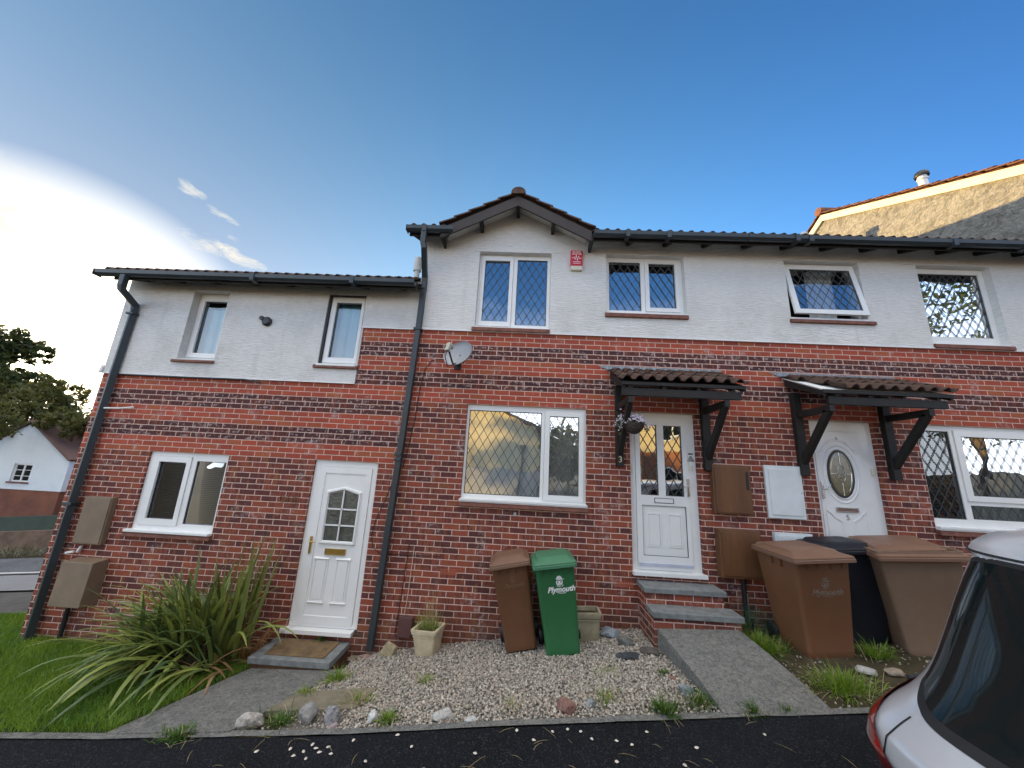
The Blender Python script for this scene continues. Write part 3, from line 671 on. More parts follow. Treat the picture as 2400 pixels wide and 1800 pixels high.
# main roof
tp = math.atan(.54)
def main_roof(house, x0, x1, dz, ys=-.36, name='roof', mat=None, back=True, yr=4.5):
    b = MB(); z0 = 3.478+dz+(ys+.36)*.54
    roof_slope(b, (x0, ys, z0), (1, 0, 0), (0, 1, .54), x1-x0, (yr-ys)/math.cos(tp))
    if back: roof_slope(b, (x0, 2*yr-ys, z0), (1, 0, 0), (0, -1, .54), x1-x0, (yr-ys)/math.cos(tp), seg=4)
    return b.build(name, mat or TILE, house)
main_roof(H3, .90, X35, 0); main_roof(H3, -1.885, -1.30, 0); main_roof(H3, -1.30, .90, 0, ys=.22)
zr = 3.478+4.86*.54
b = MB(); b.tube([(X13-.17, 4.5, zr+.02), (X35, 4.5, zr+.02)], .11, 10); b.build('ridge_tiles', TILE, H3)
# downpipe between houses 1 and 3
b = MB(); b.tube([(-1.625, -.40, 3.40), (-1.625, -.40, 3.20), (-1.605, -.385, 3.13), (-1.640, -.09, 2.80), (-1.645, -.065, 2.72), (-1.655, -.06, 1.95), (-1.715, -.06, 0), (-1.80, -.06, -2.33)], .055, 4, square=True)
b.box(-1.70, -1.605, -.115, .0, 2.60, 2.63).box(-1.72, -1.60, -.112, -.01, 1.925, 1.96).box(-1.775, -1.68, -.112, -.01, .05, .10).box(-1.775, -1.68, -.112, -.01, -.02, .02)
b.build('downpipe', GUTTER, H3, bevel=.006)
MB().lathe([(.045, 0), (.045, .22), (.065, .22), (.065, .42), (.06, .47), (.0, .48)], (-1.93, .35, 2.93), 12).lathe([(.04, 0), (.04, .28)], (-1.93, .35, 2.93), 10, ax=(1, 0, -.9)).build('boiler_flue', simple('grey_flue', (.52, .53, .52), .5), H3, smooth=True)
# meter boxes
def meter_box(house, x0, x1, z0, z1, d, mat, rim=.022, lock=None, name='meter_box'):
    b = MB().box(x0, x1, -d, .0, z0, z1)
    o = b.build(name, mat, house, bevel=.006)
    MB().box(x0+rim, x1-rim, -d-.012, -d, z0+rim, z1-rim).build('box_door', mat, o, bevel=.004)
    return o
o = meter_box(H3, 2.565, 3.060, -.480, .155, .09, METERB); MB().box(2.99, 3.025, -.106, -.10, -.16, .07).build('vent_slot', CABLE, o)
o['label'] = 'upper brown meter box with a torn vent slot'
o = meter_box(H3, 2.575, 3.095, -1.24, -.665, .13, METERB, .03); o['label'] = 'lower brown meter box'
MB().tube([(2.88, -.03, -1.24), (2.88, -.03, -1.80)], .028, 8).build('meter_pipe', DARKMET, H3)
bricks_air(H3, -1.013, -.787, -1.44, -1.372); bricks_air(H3, 1.285, 1.495, -1.452, -1.388); bricks_air(H3, .02, .20, -1.42, -1.35)
# alarm
al = MB().box(.628, .815, -.085, -.02, 3.085, 3.355).build('alarm_box', ALRED, H3, bevel=.012)
MB().prism([(-.085, 3.083), (-.02, 3.083), (-.02, 3.02), (-.075, 3.02)], 'x', .632, .811).build('alarm_base', ALWH, al, bevel=.004)
text_part('ALARM\nMASTER', .042, (.722, -.0865, 3.305), WHITEP, al, extrude=.0008, bold=.0008)
b = MB(); zz_ = [0, 0, .02, -.03, .055, -.05, .035, -.015, 0, 0]; xx_ = np.linspace(.645, .80, 10)
for i in range(9): _strip(b, xx_[i], 3.215+zz_[i], xx_[i+1], 3.215+zz_[i+1], -.0888, .006)
for zq in (3.15, 3.125): b.box(.665, .780, -.0875, -.085, zq-.004, zq+.004)
b.build('alarm_emblem', WHITEP, al)
# canopies
def canopy(house, dx, flash, tiles, starts, beamx, posts, num=None, white=False):
    root = None
    b = MB(); n = 40
    f0, f1 = flash
    b.add([(f0, -.006, 1.505), (f1, -.006, 1.505), (f1-.04, -.012, 1.455), (f0+.13, -.012, 1.445), (f1-.03, -.14, 1.425), (f0+.17, -.14, 1.415)], [(0, 3, 2, 1), (3, 5, 4, 2)])
    can = MB().beam((beamx[0], -.60, .993), (beamx[1], -.60, .993), .05, .10).build('porch_canopy', DARKW, house, bevel=.004)
    b.build('canopy_flashing', LEADF, can)
    t0, t1 = tiles
    b = MB(); roof_slope(b, (t0, -.665, 1.125), (1, 0, 0), (0, 1, .46), t1-t0, .70, rowstep=.235, seg=12, hh=.048, thick=.014, lap=.022, starts=starts)
    b.build('canopy_tiles', TILE, can)
    MB().prism([(-.655, 1.075), (-.633, 1.075), (-.633, 1.128), (-.655, 1.118)], 'x', t0+.01+(starts[0] if white else 0)*.0, t1-.03).build('canopy_fascia', DARKW, can, bevel=.003)
    MB().prism([(-.632, 1.112), (-.632, 1.122), (-.01, 1.412), (-.01, 1.402)], 'x', t0+.02, t1-.03).build('canopy_deck', WHITEP if white else DARKW, can)
    for sx_ in (t0+.02, t1-.055):
        MB().prism([(-.632, 1.045), (-.632, 1.11), (-.01, 1.40), (-.01, 1.30)], 'x', sx_, sx_+.035).build('canopy_side', DARKW, can)
    for k in range(4):
        xk = beamx[0]+.08+k*(beamx[1]-beamx[0]-.20)/3
        MB().prism([(-.628, 1.043), (-.628, 1.108), (-.012, 1.395), (-.012, 1.30)], 'x', xk, xk+.045).build('canopy_rafter', DARKW, can)
    for p0, p1 in posts:
        MB().box(p0, p1, -.075, 0, .065, 1.20).build('canopy_post', DARKW, can, bevel=.004)
        pm = (p0+p1)/2
        MB().beam((pm, -.07, .885), (pm, -.62, .895), .062, .085).build('canopy_arm', DARKW, can, bevel=.004)
        MB().beam((pm, -.05, .235), (pm, -.56, .87), .062, .085).build('canopy_strut', DARKW, can, bevel=.004)
    return can
c3 = canopy(H3, 0, (1.06, 2.86), (1.215, 2.80), (0.0,), (1.235, 2.725), ((1.297, 1.392), (2.492, 2.597)))
text_part('3', .115, (1.343, -.078, .152), CHROME, c3, name='house_number', extrude=.004)
# wires
CB = [(-1.17, -.05, 1.47), (-1.30, -.02, 1.50), (-1.42, -.012, 1.47), (-1.50, -.012, 1.35), (-1.54, -.012, 1.1), (-1.57, -.012, .6), (-1.63, -.012, .1), (-1.67, -.012, -.1)]
MB().tube(CB, .0055, 6).build('aerial_cable', CABLE, H3)
MB().tube([(-1.80, -.012, -.35), (-1.86, -.012, -.55), (-1.95, -.012, -.8), (-1.98, -.012, -1.0), (-1.95, -.012, -1.15), (-1.84, -.012, -1.23), (-1.02, -.012, -1.22), (-1.015, -.012, -1.08)], .0045, 6).build('wall_cable', CABLE, H3)
MB().tube([(-1.46, -.012, -1.08), (-1.485, -.012, -1.6), (-1.52, -.012, -2.15), (-1.49, -.02, -2.2), (-1.40, -.05, -2.2)], .006, 6).build('wall_cable', simple('maroon_cable', (.07, .018, .02), .5), H3)
MB().tube([(-1.385, -.012, -1.12), (-1.405, -.012, -1.7), (-1.43, -.012, -2.0)], .0045, 6).build('wall_cable', COPPER, H3)
o = meter_box(H3, -1.475, -1.29, -2.18, -1.94, .06, simple('maroon_plastic', (.10, .045, .042), .5), .012, name='junction_box')
MB().box(-.083, -.045, -.006, 0, -.665, -.615).build('wall_plate', simple('grey_plate', (.42, .43, .42), .5), H3)

# ---- house five (right)
H5 = thing('terraced_house', 'right-hand house with number 5 on its white door with oval glass', 'house', (6, 4, -1.8))
X5 = 9.0
op5l = (5.43, 7.14, -.50, .842); opd5 = (3.99, 4.88, -1.30, .842); op5a = (3.93, 5.05, 2.36, 3.32); op5b = (5.90, 6.98, 2.03, 3.305)
MB().plate(X35, X5, -2.6, HZ, [op5l, opd5], 0, .24).build('brick_wall', BR3, H5)
b = MB().plate(X35, X5, HZ, 3.60, [op5a, op5b], -.022, .24); b.box(3.72, 5.2, -.030, -.018, 3.325, 3.337); b.box(5.7, 7.15, -.030, -.018, 3.31, 3.322)
b.build('rendered_wall', RENDER, H5)
MB().box(X35, X5, -.034, .0, HZ-.012, HZ+.004).build('render_bead', UPVC, H5)
s_ = MB(); s_.prism([(.24, -2.6), (8.6, -2.6), (8.6, 3.1), (4.5, 5.9), (.24, 3.55)], 'x', X5-.1, X5); s_.box(X35+.1, X5-.1, 8.5, 8.6, -2.6, 3.2); s_.build('party_wall', RENDER, H5)
MB().box(X35+.12, X5-.12, .9, .92, -2.0, 3.4).box(X35+.12, X5-.12, .25, .9, 1.3, 1.4).box(5.2, 5.24, .25, .9, -2, 3.4).box(X35+.12, X5-.12, .241, 8.49, 3.42, 3.44).build('interior_wall', ROOMM, H5)
w5 = window(H5, op5l, .035, fixed=[(5.47, 5.895, -.395, .765), (5.975, 7.05, -.385, -.21)], sash=[((5.945, 7.10, -.16, .785), (6.03, 7.02, -.088, .70))], stone=(5.42, 7.16, -.60, -.54), glass=GLASSD)
MB().box(5.425, 7.15, -.055, .03, -.54, -.49).build('window_board', UPVC, H5, bevel=.006)
c = MB()
for i in range(40):
    xa = 6.25+i*.022; ya = .30+.03*math.sin(i*.8); yb = .30+.03*math.sin((i+1)*.8)
    c.add([(xa, ya, -.5), (xa+.022, yb, -.5), (xa+.022, yb, .83), (xa, ya, .83)], [(0, 1, 2, 3)])
for i in range(12):
    xa = 5.44+i*.02; ya = .25+.02*math.sin(i*.8); yb = .25+.02*math.sin((i+1)*.8)
    c.add([(xa, ya, -.5), (xa+.02, yb, -.5), (xa+.02, yb, .83), (xa, ya, .83)], [(0, 1, 2, 3)])
c.build('curtain', CURT, w5, smooth=True)
window(H5, op5b, .07, fixed=[(6.0, 6.90, 2.185, 3.22)], stone=(5.90, 7.0, 1.963, 2.03), glass=GLASSD, cill=True)
# open top-hung window
wb = MB().plate(3.932, 5.048, 2.362, 3.318, [(3.985, 4.995, 2.415, 3.265)], .07, .135).box(3.93, 5.05, -.03, .1, 2.34, 2.372).build('window', UPVC, H5, bevel=.004)
wb['label'] = 'top-hung window standing open at the bottom'
MB().prism([(-.06, 2.282), (-.055, 2.335), (.07, 2.358), (.07, 2.282)], 'x', 3.905, 5.13).build('sill', STONE, wb, bevel=.006)
def tilt(bm_, ang=-11.5, z=3.27, y=.055):
    a = R(ang); out = []
    for v in bm_.v:
        dy, dz = v[1]-y, v[2]-z; out.append((v[0], y+dy*math.cos(a)-dz*math.sin(a), z+dy*math.sin(a)+dz*math.cos(a)))
    bm_.v = out; return bm_
gq = (4.035, 4.945, 2.475, 3.205)
tilt(MB().plate(3.96, 5.02, 2.40, 3.28, [gq], .04, .075, back=True), -9).build('sash', UPVC, wb, bevel=.004)
tilt(MB().add([(gq[0], .06, gq[2]), (gq[1], .06, gq[2]), (gq[1], .06, gq[3]), (gq[0], .06, gq[3])], [(0, 1, 2, 3)]), -9).build('pane', GLASS, wb)
l = MB(); lattice(l, *gq, .052, .122, .205); l.plate(*gq, [(gq[0]+.008, gq[1]-.008, gq[2]+.008, gq[3]-.008)], .048, .058); tilt(l, -9).build('leading', LEAD, wb)
c = MB()
for i in range(22):
    xa = 4.42+i*.02; ya = .24+.03*math.sin(i*.9); yb = .24+.03*math.sin((i+1)*.9)
    c.add([(xa, ya, 2.4), (xa+.02, yb, 2.4), (xa+.02, yb, 3.3), (xa, ya, 3.3)], [(0, 1, 2, 3)])
c.build('curtain', NET, wb, smooth=True)
# door 5
door_frame(opd5, .075, (4.07, 4.70, -1.24, .70)).box(3.985, 4.885, -.04, .10, -1.30, -1.25).build('door_frame', UPVC, H5, bevel=.004)
b = MB().box(4.073, 4.697, .068, .12, -1.237, .697)
D5 = b.build('door', UPVC, H5, bevel=.004)
def ell(cx, cz, rx_, rz_, y, n=40, a0=0, a1=2*math.pi): return [(cx+rx_*math.cos(t), y, cz+rz_*math.sin(t)) for t in np.linspace(a0, a1, n, endpoint=a1-a0 < 6.2)]
ocx, ocz = 4.378, .115
b = MB()
def oval_ring(b, r0, r1, y0, y1):
    n = 44; b.rings([ell(ocx, ocz, r0[0], r0[1], y0, n), ell(ocx, ocz, (r0[0]+r1[0])/2, (r0[1]+r1[1])/2, y1, n), ell(ocx, ocz, r1[0], r1[1], y0, n)], cap=False)
oval_ring(b, (.255, .40), (.222, .365), .068, .058); oval_ring(b, (.205, .348), (.178, .318), .068, .052)
for s1 in (-1, 1):
    pts = [(ocx+s1*.27, .064, .40), (ocx+s1*.235, .064, .40), (ocx+s1*.19, .064, .47), (ocx+s1*.10, .064, .545), (ocx, .064, .56)]
    b.tube(pts, .008, 6)
    pts = [(ocx+s1*.27, .064, .425), (ocx+s1*.215, .064, .455), (ocx+s1*.12, .064, .555), (ocx, .064, .585)]; b.tube(pts, .006, 6)
    for q in (0, .04):
        b.tube([(ocx+s1*(.26-q), .064, -.36-q), (ocx+s1*(.18-q*.5), .064, -.44-q*.6), (ocx+s1*.07, .064, -.50-q*.4)], .007, 6)
    b.tube([(ocx+s1*.26, .064, -.36), (ocx+s1*.26, .064, -1.05), (ocx+s1*.07, .064, -1.05), (ocx+s1*.07, .064, -.50)], .008, 6)
b.build('moulding', UPVC, D5, smooth=True)
MB().rings([ell(ocx, ocz, .178, .32, .060), ell(ocx, ocz, .178, .32, .066)]).build('oval_rim', DARKMET, D5)
MB().rings([ell(ocx, ocz, .150, .29, .0565), ell(ocx, ocz, .150, .29, .059)]).build('oval_glass', simple('brown_leaded_glass', (.16, .13, .06), .16, var=.25, scale=9, spec=.8), D5)
b = MB()
for s1 in (-1, 1):
    b.tube([(ocx, .054, ocz+s1*.285), (ocx, .054, ocz+s1*.12)], .004, 6); b.tube([(ocx+s1*.148, .054, ocz), (ocx+s1*.07, .054, ocz)], .004, 6)
for k in range(3): b.tube(ell(ocx, ocz+(k-1)*.055, .05-.008*abs(k-1), .06, .054, 16)+[ell(ocx, ocz+(k-1)*.055, .05-.008*abs(k-1), .06, .054, 16)[0]], .0035, 5)
b.tube(ell(ocx, ocz, .135, .272, .055, 36)+[ell(ocx, ocz, .135, .272, .055, 36)[0]], .004, 5)
b.build('glass_caming', CHROME, D5, smooth=True)
MB().plate(4.245, 4.535, -.385, -.325, [(4.262, 4.518, -.372, -.338)], .052, .066).build('letterbox', CHROME, D5, bevel=.002); MB().box(4.262, 4.518, .056, .066, -.372, -.338).build('letterbox_flap', simple('bronze_flap', (.25, .16, .14), .3, metal=.6), D5)
text_part('5', .10, (4.385, .064, -.455), CHROME, D5, name='house_number', extrude=.003)
MB().box(4.085, 4.11, .045, .068, -.22, .0).tube([(4.098, .05, -.10), (4.098, .0, -.10), (4.13, -.005, -.09), (4.165, -.008, -.03)], .009).build('door_handle', CHROME, D5, bevel=.003)
MB().box(4.795, 4.84, .055, .076, .11, .21).build('door_bell', ALWH, H5, bevel=.004)
MB().tube([(4.385, .062, .62), (4.385, .055, .60), (4.37, .055, .58), (4.40, .055, .58), (4.385, .055, .60)], .004, 5).build('knocker', DISHP, D5)
eaves(H5, X35, 9.0, 0, [3.33, 3.92, 4.52, 5.12, 5.70, 6.26, 6.82, 7.38, 7.95, 8.5], SOFFIT, joins=(3.86, 4.05, 6.05, 7.05))
main_roof(H5, X35, 9.0, 0)
MB().tube([(X35, 4.5, zr+.02), (9, 4.5, zr+.02)], .11, 10).build('ridge_tiles', TILE, H5)
MB().lathe([(.06, 0), (.06, .62), (.10, .62), (.11, .70), (.05, .78), (0, .79)], (6.44, 2.5, 4.95), 14).build('flue', simple('flue_grey', (.40, .40, .38), .5), H5, smooth=True)
MB().lathe([(.09, 0), (.09, .75), (.15, .75), (.15, .90), (.0, .93)], (7.85, 4.2, 5.9), 14).build('flue', GUTTER, H5, smooth=True)
o = meter_box(H5, 3.29, 3.775, -.503, .18, .035, WBOX, .045); o['label'] = 'upper white meter box'
MB().box(3.735, 3.745, -.05, -.046, -.17, -.16).build('lock', BLACKP, o)
o = meter_box(H5, 3.32, 3.80, -1.20, -.675, .06, WBOX, .03); o['label'] = 'lower white meter box behind the bins'
c5 = canopy(H5, 0, (3.52, 5.285), (3.70, 5.30), (.24, .15, .0), (3.785, 5.21), ((3.762, 3.870), (4.955, 5.060)), white=True)
b = MB(); b.prism([(-.63, 1.13), (-.63, 1.137), (-.02, 1.418), (-.02, 1.41)], 'x', 3.70, 3.86); b.build('canopy_membrane', WHITEP, c5)

# ---- house one (left, lower)
H1 = thing('terraced_house', 'left-hand lower house with the word ONE beside its white door', 'house', (-4, 4, -2.5))
X1 = -6.45
op1l = (-5.375, -4.195, -1.12, -.058); opd1 = (-2.935, -2.02, -2.20, -.058)
op1a = (-5.34, -4.75, 1.335, 2.475); op1b = (-3.145, -2.548, 1.335, 2.49)
XN = -2.53; ZB = 1.067
MB().plate(X1, X13, -3.4, ZB, [op1l, opd1], 0, .24).build('brick_wall', BR1, H1)
MB().plate(XN, X13, ZB, HZ-.01, [], 0, .24).build('brick_wall', BR1, H1)
b = MB().plate(X1+.01, XN, ZB, 2.76, [op1a, op1b], -.022, .24); b.plate(XN, X13, HZ-.01, 2.76, [], -.022, .24)
b.prism([(.0, ZB), (-.05, ZB), (-.022, ZB+.12), (0, ZB+.12)], 'x', X1-.04, X1+.01)
b.box(-5.5, -4.6, -.03, -.018, 2.478, 2.488)
b.build('rendered_wall', RENDER, H1)
MB().tube([(-6.25, -.035, ZB-.015), (-5.2, -.035, ZB-.018), (-4.2, -.035, ZB-.014), (-3.95, -.035, ZB-.05)], .012, 6).build('eaves_cable', DARKMET, H1)
MB().box(X1, XN, -.034, .0, ZB-.008, ZB+.003).box(XN, X13, -.034, 0, HZ-.02, HZ-.006).build('render_bead', UPVC, H1)
s_ = MB(); s_.prism([(.24, ZB), (8.6, ZB), (8.6, 2.2), (4.5, 5.0), (.24, 2.7)], 'x', X1, X1+.1); s_.box(X1+.1, X13, 8.5, 8.6, -3.4, 2.3); s_.build('side_wall', RENDER, H1)
MB().prism([(.24, -3.4), (8.6, -3.4), (8.6, ZB), (.24, ZB)], 'x', X1, X1+.1).build('side_wall', BR1, H1)
MB().box(X1+.12, X13-.02, .9, .92, -2.6, 2.6).box(X1+.12, X13-.02, .25, .9, .45, .55).box(-3.9, -3.86, .25, .9, -2.6, 2.6).box(X1+.12, X13-.02, .241, 8.49, 2.58, 2.60).build('interior_wall', ROOMM, H1)
w1 = window(H1, op1l, .03, fixed=[(-4.675, -4.235, -1.02, -.165)], sash=[((-5.30, -4.745, -1.05, -.115), (-5.215, -4.81, -.97, -.195))], lat=False, stone=(-5.40, -4.175, -1.20, -1.145), glass=GLASSD)
MB().box(-5.415, -4.19, -.05, .03, -1.145, -1.11).build('window_board', UPVC, H1, bevel=.006)
b = MB()
for i in range(40):
    z = -1.09+i*.026; b.add([(-5.3, .20, z), (-4.25, .20, z), (-4.25, .214, z+.015), (-5.3, .214, z+.015)], [(0, 1, 2, 3)])
b.build('slatted_blind', BLIND, w1)
window(H1, op1a, .10, sash=[((-5.30, -4.79, 1.39, 2.42), (-5.235, -4.86, 1.468, 2.345))], lat=False, stone=(-5.40, -4.735, 1.28, 1.325), backing=FROST, bz=(1.3, 2.26), glass=GLASSD)
window(H1, op1b, .04, sash=[((-3.10, -2.575, 1.38, 2.455), (-3.03, -2.625, 1.468, 2.375))], lat=False, stone=(-3.19, -2.52, 1.28, 1.325), backing=FROST, bz=(1.3, 2.40), glass=GLASSD)
MB().plate(-3.143, -2.55, 1.337, 2.488, [(-3.118, -2.558, 1.345, 2.47)], .0, .04).build('dark_reveal', DARKMET, H1)
# door 1
door_frame(opd1, .03, (-2.84, -2.10, -2.12, -.14)).box(-2.985, -2.06, -.07, .08, -2.215, -2.165).build('door_frame', UPVC, H1, bevel=.004)
pent = [(-2.662, -.508), (-2.455, -.452), (-2.250, -.508), (-2.250, -1.118), (-2.662, -1.118)]
b = MB().plate(-2.837, -2.103, -2.117, -.143, [(-2.76, -2.18, -2.03, -.23)], .018, .07)
# leaf skin with five-sided light
out_ = [(-2.76, -.23), (-2.18, -.23), (-2.18, -2.03), (-2.76, -2.03)]
b.add([(x, .03, z) for x, z in out_+pent], [(0, 4, 5), (0, 5, 1), (1, 5, 6), (1, 6, 7), (1, 7, 2), (2, 7, 8), (2, 8, 3), (3, 8, 4), (3, 4, 0)])
D1 = b.build('door', UPVC, H1, bevel=.003)
b = MB(); k = len(pent); cxp, czp = -2.456, -.80
sc_ = lambda p, e: (cxp+(p[0]-cxp)*(1+e/.2), czp+(p[1]-czp)*(1+e/.32))
b.rings([[(*(lambda q: (q[0], .03, q[1]))(sc_(p, .045)),) for p in pent], [(*(lambda q: (q[0], .004, q[1]))(sc_(p, .030)),) for p in pent], [(*(lambda q: (q[0], .004, q[1]))(sc_(p, .012)),) for p in pent], [(*(lambda q: (q[0], .03, q[1]))(sc_(p, -.002)),) for p in pent]], cap=False)
b.box(-2.464, -2.448, .012, .03, -1.118, -.455); b.box(-2.662, -2.25, .012, .03, -.715, -.698); b.box(-2.662, -2.25, .012, .03, -.925, -.908)
b.build('glazing_frame', UPVC, D1)
MB().add([(x, .034, z) for x, z in pent], [(4, 3, 2, 1, 0)]).build('door_pane', simple('obscured_dark_glass', (.075, .082, .068), .12, var=.5, scale=14, spec=.9, bump=.004, bscale=40), D1)
b = MB()
for xa in (-2.722, -2.425):
    xb = xa+.188; b.plate(xa, xb, -1.862, -1.345, [(xa+.012, xb-.012, -1.85, -1.357)], .022, .032); b.box(xa+.028, xb-.028, .020, .032, -1.835, -1.37)
    b.prism([(.03, -1.862), (.004, -1.868), (.03, -1.90)], 'x', xa-.012, xb+.012); b.prism([(.03, -1.34), (.008, -1.345), (.03, -1.32)], 'x', xa-.01, xb+.01)
b.build('door_panels', UPVC, D1, bevel=.004)
MB().plate(-2.60, -2.322, -1.288, -1.214, [(-2.59, -2.332, -1.278, -1.224)], .008, .028).build('letterbox', BRASS, D1, bevel=.003); MB().box(-2.59, -2.332, .012, .03, -1.278, -1.224).build('letterbox_flap', BRASS, D1)
MB().box(-2.822, -2.795, -.002, .018, -1.285, -1.07).tube([(-2.808, .0, -1.13), (-2.808, -.045, -1.13), (-2.73, -.05, -1.13)], .008).build('door_handle', BRASS, D1, bevel=.003)
text_part('ONE', .135, (-3.21, -.008, -.615), simple('dull_brass', (.20, .12, .07), .5, metal=.5), H1, name='name_letters', extrude=.004, bold=-.001)
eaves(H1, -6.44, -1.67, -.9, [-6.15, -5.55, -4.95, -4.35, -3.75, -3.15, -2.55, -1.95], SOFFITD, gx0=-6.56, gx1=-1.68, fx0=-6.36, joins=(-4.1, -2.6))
b = MB(); roof_slope(b, (-6.50, -.36, 2.578), (1, 0, 0), (0, 1, .54), 4.76, 4.86/math.cos(tp)); roof_slope(b, (-6.50, 9.36, 2.578), (1, 0, 0), (0, -1, .54), 4.76, 4.86/math.cos(tp), seg=4); b.build('roof', TILE, H1)
MB().tube([(-6.5, 4.5, zr-.88), (X13, 4.5, zr-.88)], .11, 10).build('ridge_tiles', TILE, H1)
MB().prism([(-.36, 2.50), (-.36, 2.56), (4.5, 5.19), (4.5, 5.05)], 'x', -6.49, -6.46).build('verge_board', DARKW, H1)
b = MB().tube([(-6.09, -.40, 2.50), (-6.09, -.40, 2.34), (-6.095, -.385, 2.28), (-6.19, -.075, 2.16), (-6.195, -.065, 2.06), (-6.21, -.065, 1.1), (-6.245, -.065, -2.50)], .055, 4, square=True)
b.box(-6.26, -6.14, -.12, .0, 2.0, 2.03).box(-6.30, -6.17, -.12, 0, -.84, -.80)
b.build('downpipe', GUTTER, H1, bevel=.006)
o = meter_box(H1, -6.05, -5.65, -1.33, -.71, .07, METERL, .014); o['label'] = 'upper tan meter box'
b = MB().prism([(0, -1.50), (-.19, -1.52), (-.21, -2.04), (0, -2.06)], 'x', -5.955, -5.53); o = b.build('meter_box', METERL, H1, bevel=.006); o['label'] = 'deep lower tan meter box'
MB().tube([(-5.86, -.04, -2.06), (-5.86, -.04, -2.46)], .025, 8).build('meter_pipe', DARKMET, H1)
MB().tube([(-6.12, -.12, .52), (-5.9, -.10, .53), (-5.76, -.05, .56)], .012, 6).build('overflow_pipe', UPVC, H1)
MB().tube([(-5.98, -.03, -1.44), (-5.94, -.03, -1.36)], .018, 6).tube([(-6.1, -.06, -1.45), (-6.0, -.06, -1.43)], .016, 6).build('white_pipe', UPVC, H1)
MB().lathe([(.07, 0), (.075, .03), (.05, .05), (0, .05)], (-4.045, -.02, 1.985), 18, ax=(0, -1, 0)).lathe([(.035, 0), (.035, .045), (0, .05)], (-4.13, -.02, 2.035), 12, ax=(0, -1, 0)).build('wall_vent', DARKMET, H1, smooth=True)
#PART2
# ================================================================== satellite dish
sd = thing('satellite_dish', 'grey satellite dish fixed to the brick wall beside the long downpipe', 'satellite dish', (-.95, -.05, 1.45))
c0 = Vector((-.955, -.40, 1.485)); nn = Vector((-.40, -.86, .34)).normalized(); ua = nn.cross(Vector((0, 0, 1))).normalized(); va = ua.cross(nn).normalized()
b = MB(); rings_ = []
for r_, dp in ((1, 0), (.97, -.012), (.75, -.038), (.5, -.056), (.25, -.066), (.02, -.07)):
    rings_.append([c0+ua*(.228*r_*math.cos(t))+va*(.205*r_*math.sin(t))+nn*dp for t in np.linspace(0, 2*math.pi, 36, endpoint=False)])
back_ = [[p-nn*.008 for p in r_] for r_ in rings_]
b.rings(rings_[::-1]+back_, cap=False); b.build('dish_reflector', GREYD, sd, smooth=True)
lnb = c0+nn*.26+va*(-.10)+ua*(-.05)
b = MB().tube([c0-va*.20, c0-va*.19+nn*.04, lnb-va*.02], .012, 8)
b.build('dish_arm', DARKMET, sd)
MB().beam(lnb-va*.07, lnb+va*.055, .06, .05, nn).lathe([(.028, 0), (.03, -.05), (.018, -.08), (0, -.08)], lnb+va*.03, 12, ax=nn).build('receiver_head', DISHP, sd, bevel=.006)
MB().tube([c0-nn*.07, Vector((-.90, -.18, 1.43)), Vector((-.98, -.10, 1.42)), Vector((-1.02, 0, 1.42))], .018, 8).box(-1.07, -.97, -.012, 0, 1.35, 1.50).build('wall_bracket', DARKMET, sd)
MB().tube([lnb-va*.07, lnb-va*.16, c0-va*.30+nn*.1, c0-va*.16-nn*.03, Vector((-1.0, -.06, 1.52)), Vector((-1.17, -.05, 1.47))], .006, 6).build('dish_cable', CABLE, sd)

# ================================================================== steps, mat
BRS = soil_mat('mossy_step_brick', (.20, .10, .05), (.10, .055, .035), 9)
st3 = thing('front_steps', 'two brick and grey concrete steps up to the half-glazed door', 'steps', (2.05, -.28, -1.95))
MB().box(1.54, 2.52, -.312, -.0, -1.412, -1.352).build('step_slab', STEPC, st3, bevel=.008)
MB().box(1.555, 2.565, -.555, -.285, -1.592, -1.530).build('step_slab', STEPC, st3, bevel=.008)
MB().box(1.565, 2.49, -.285, -.002, -2.1, -1.413).build('brick_riser', BR3, st3)
MB().box(1.568, 2.535, -.528, -.286, -2.1, -1.594).build('brick_riser', BR3, st3)
st1 = thing('front_step', 'low concrete slab step on mossy bricks below the ONE door', 'step', (-2.56, -.25, -2.45))
MB().box(-3.04, -2.08, -.50, -.001, -2.355, -2.285).build('step_slab', STEPC, st1, bevel=.008)
MB().box(-3.02, -2.10, -.478, -.002, -2.62, -2.357).build('brick_riser', BRS, st1)
dm = MB(); dm.box(-2.90, -2.19, -.43, -.05, -2.285, -2.270)
o = dm.build('doormat', soil_mat('worn_mat', (.24, .16, .085), (.12, .085, .05), 8, .006, 140), bevel=.004); tag(o, 'worn flat brown doormat lying on the low concrete step', 'doormat')

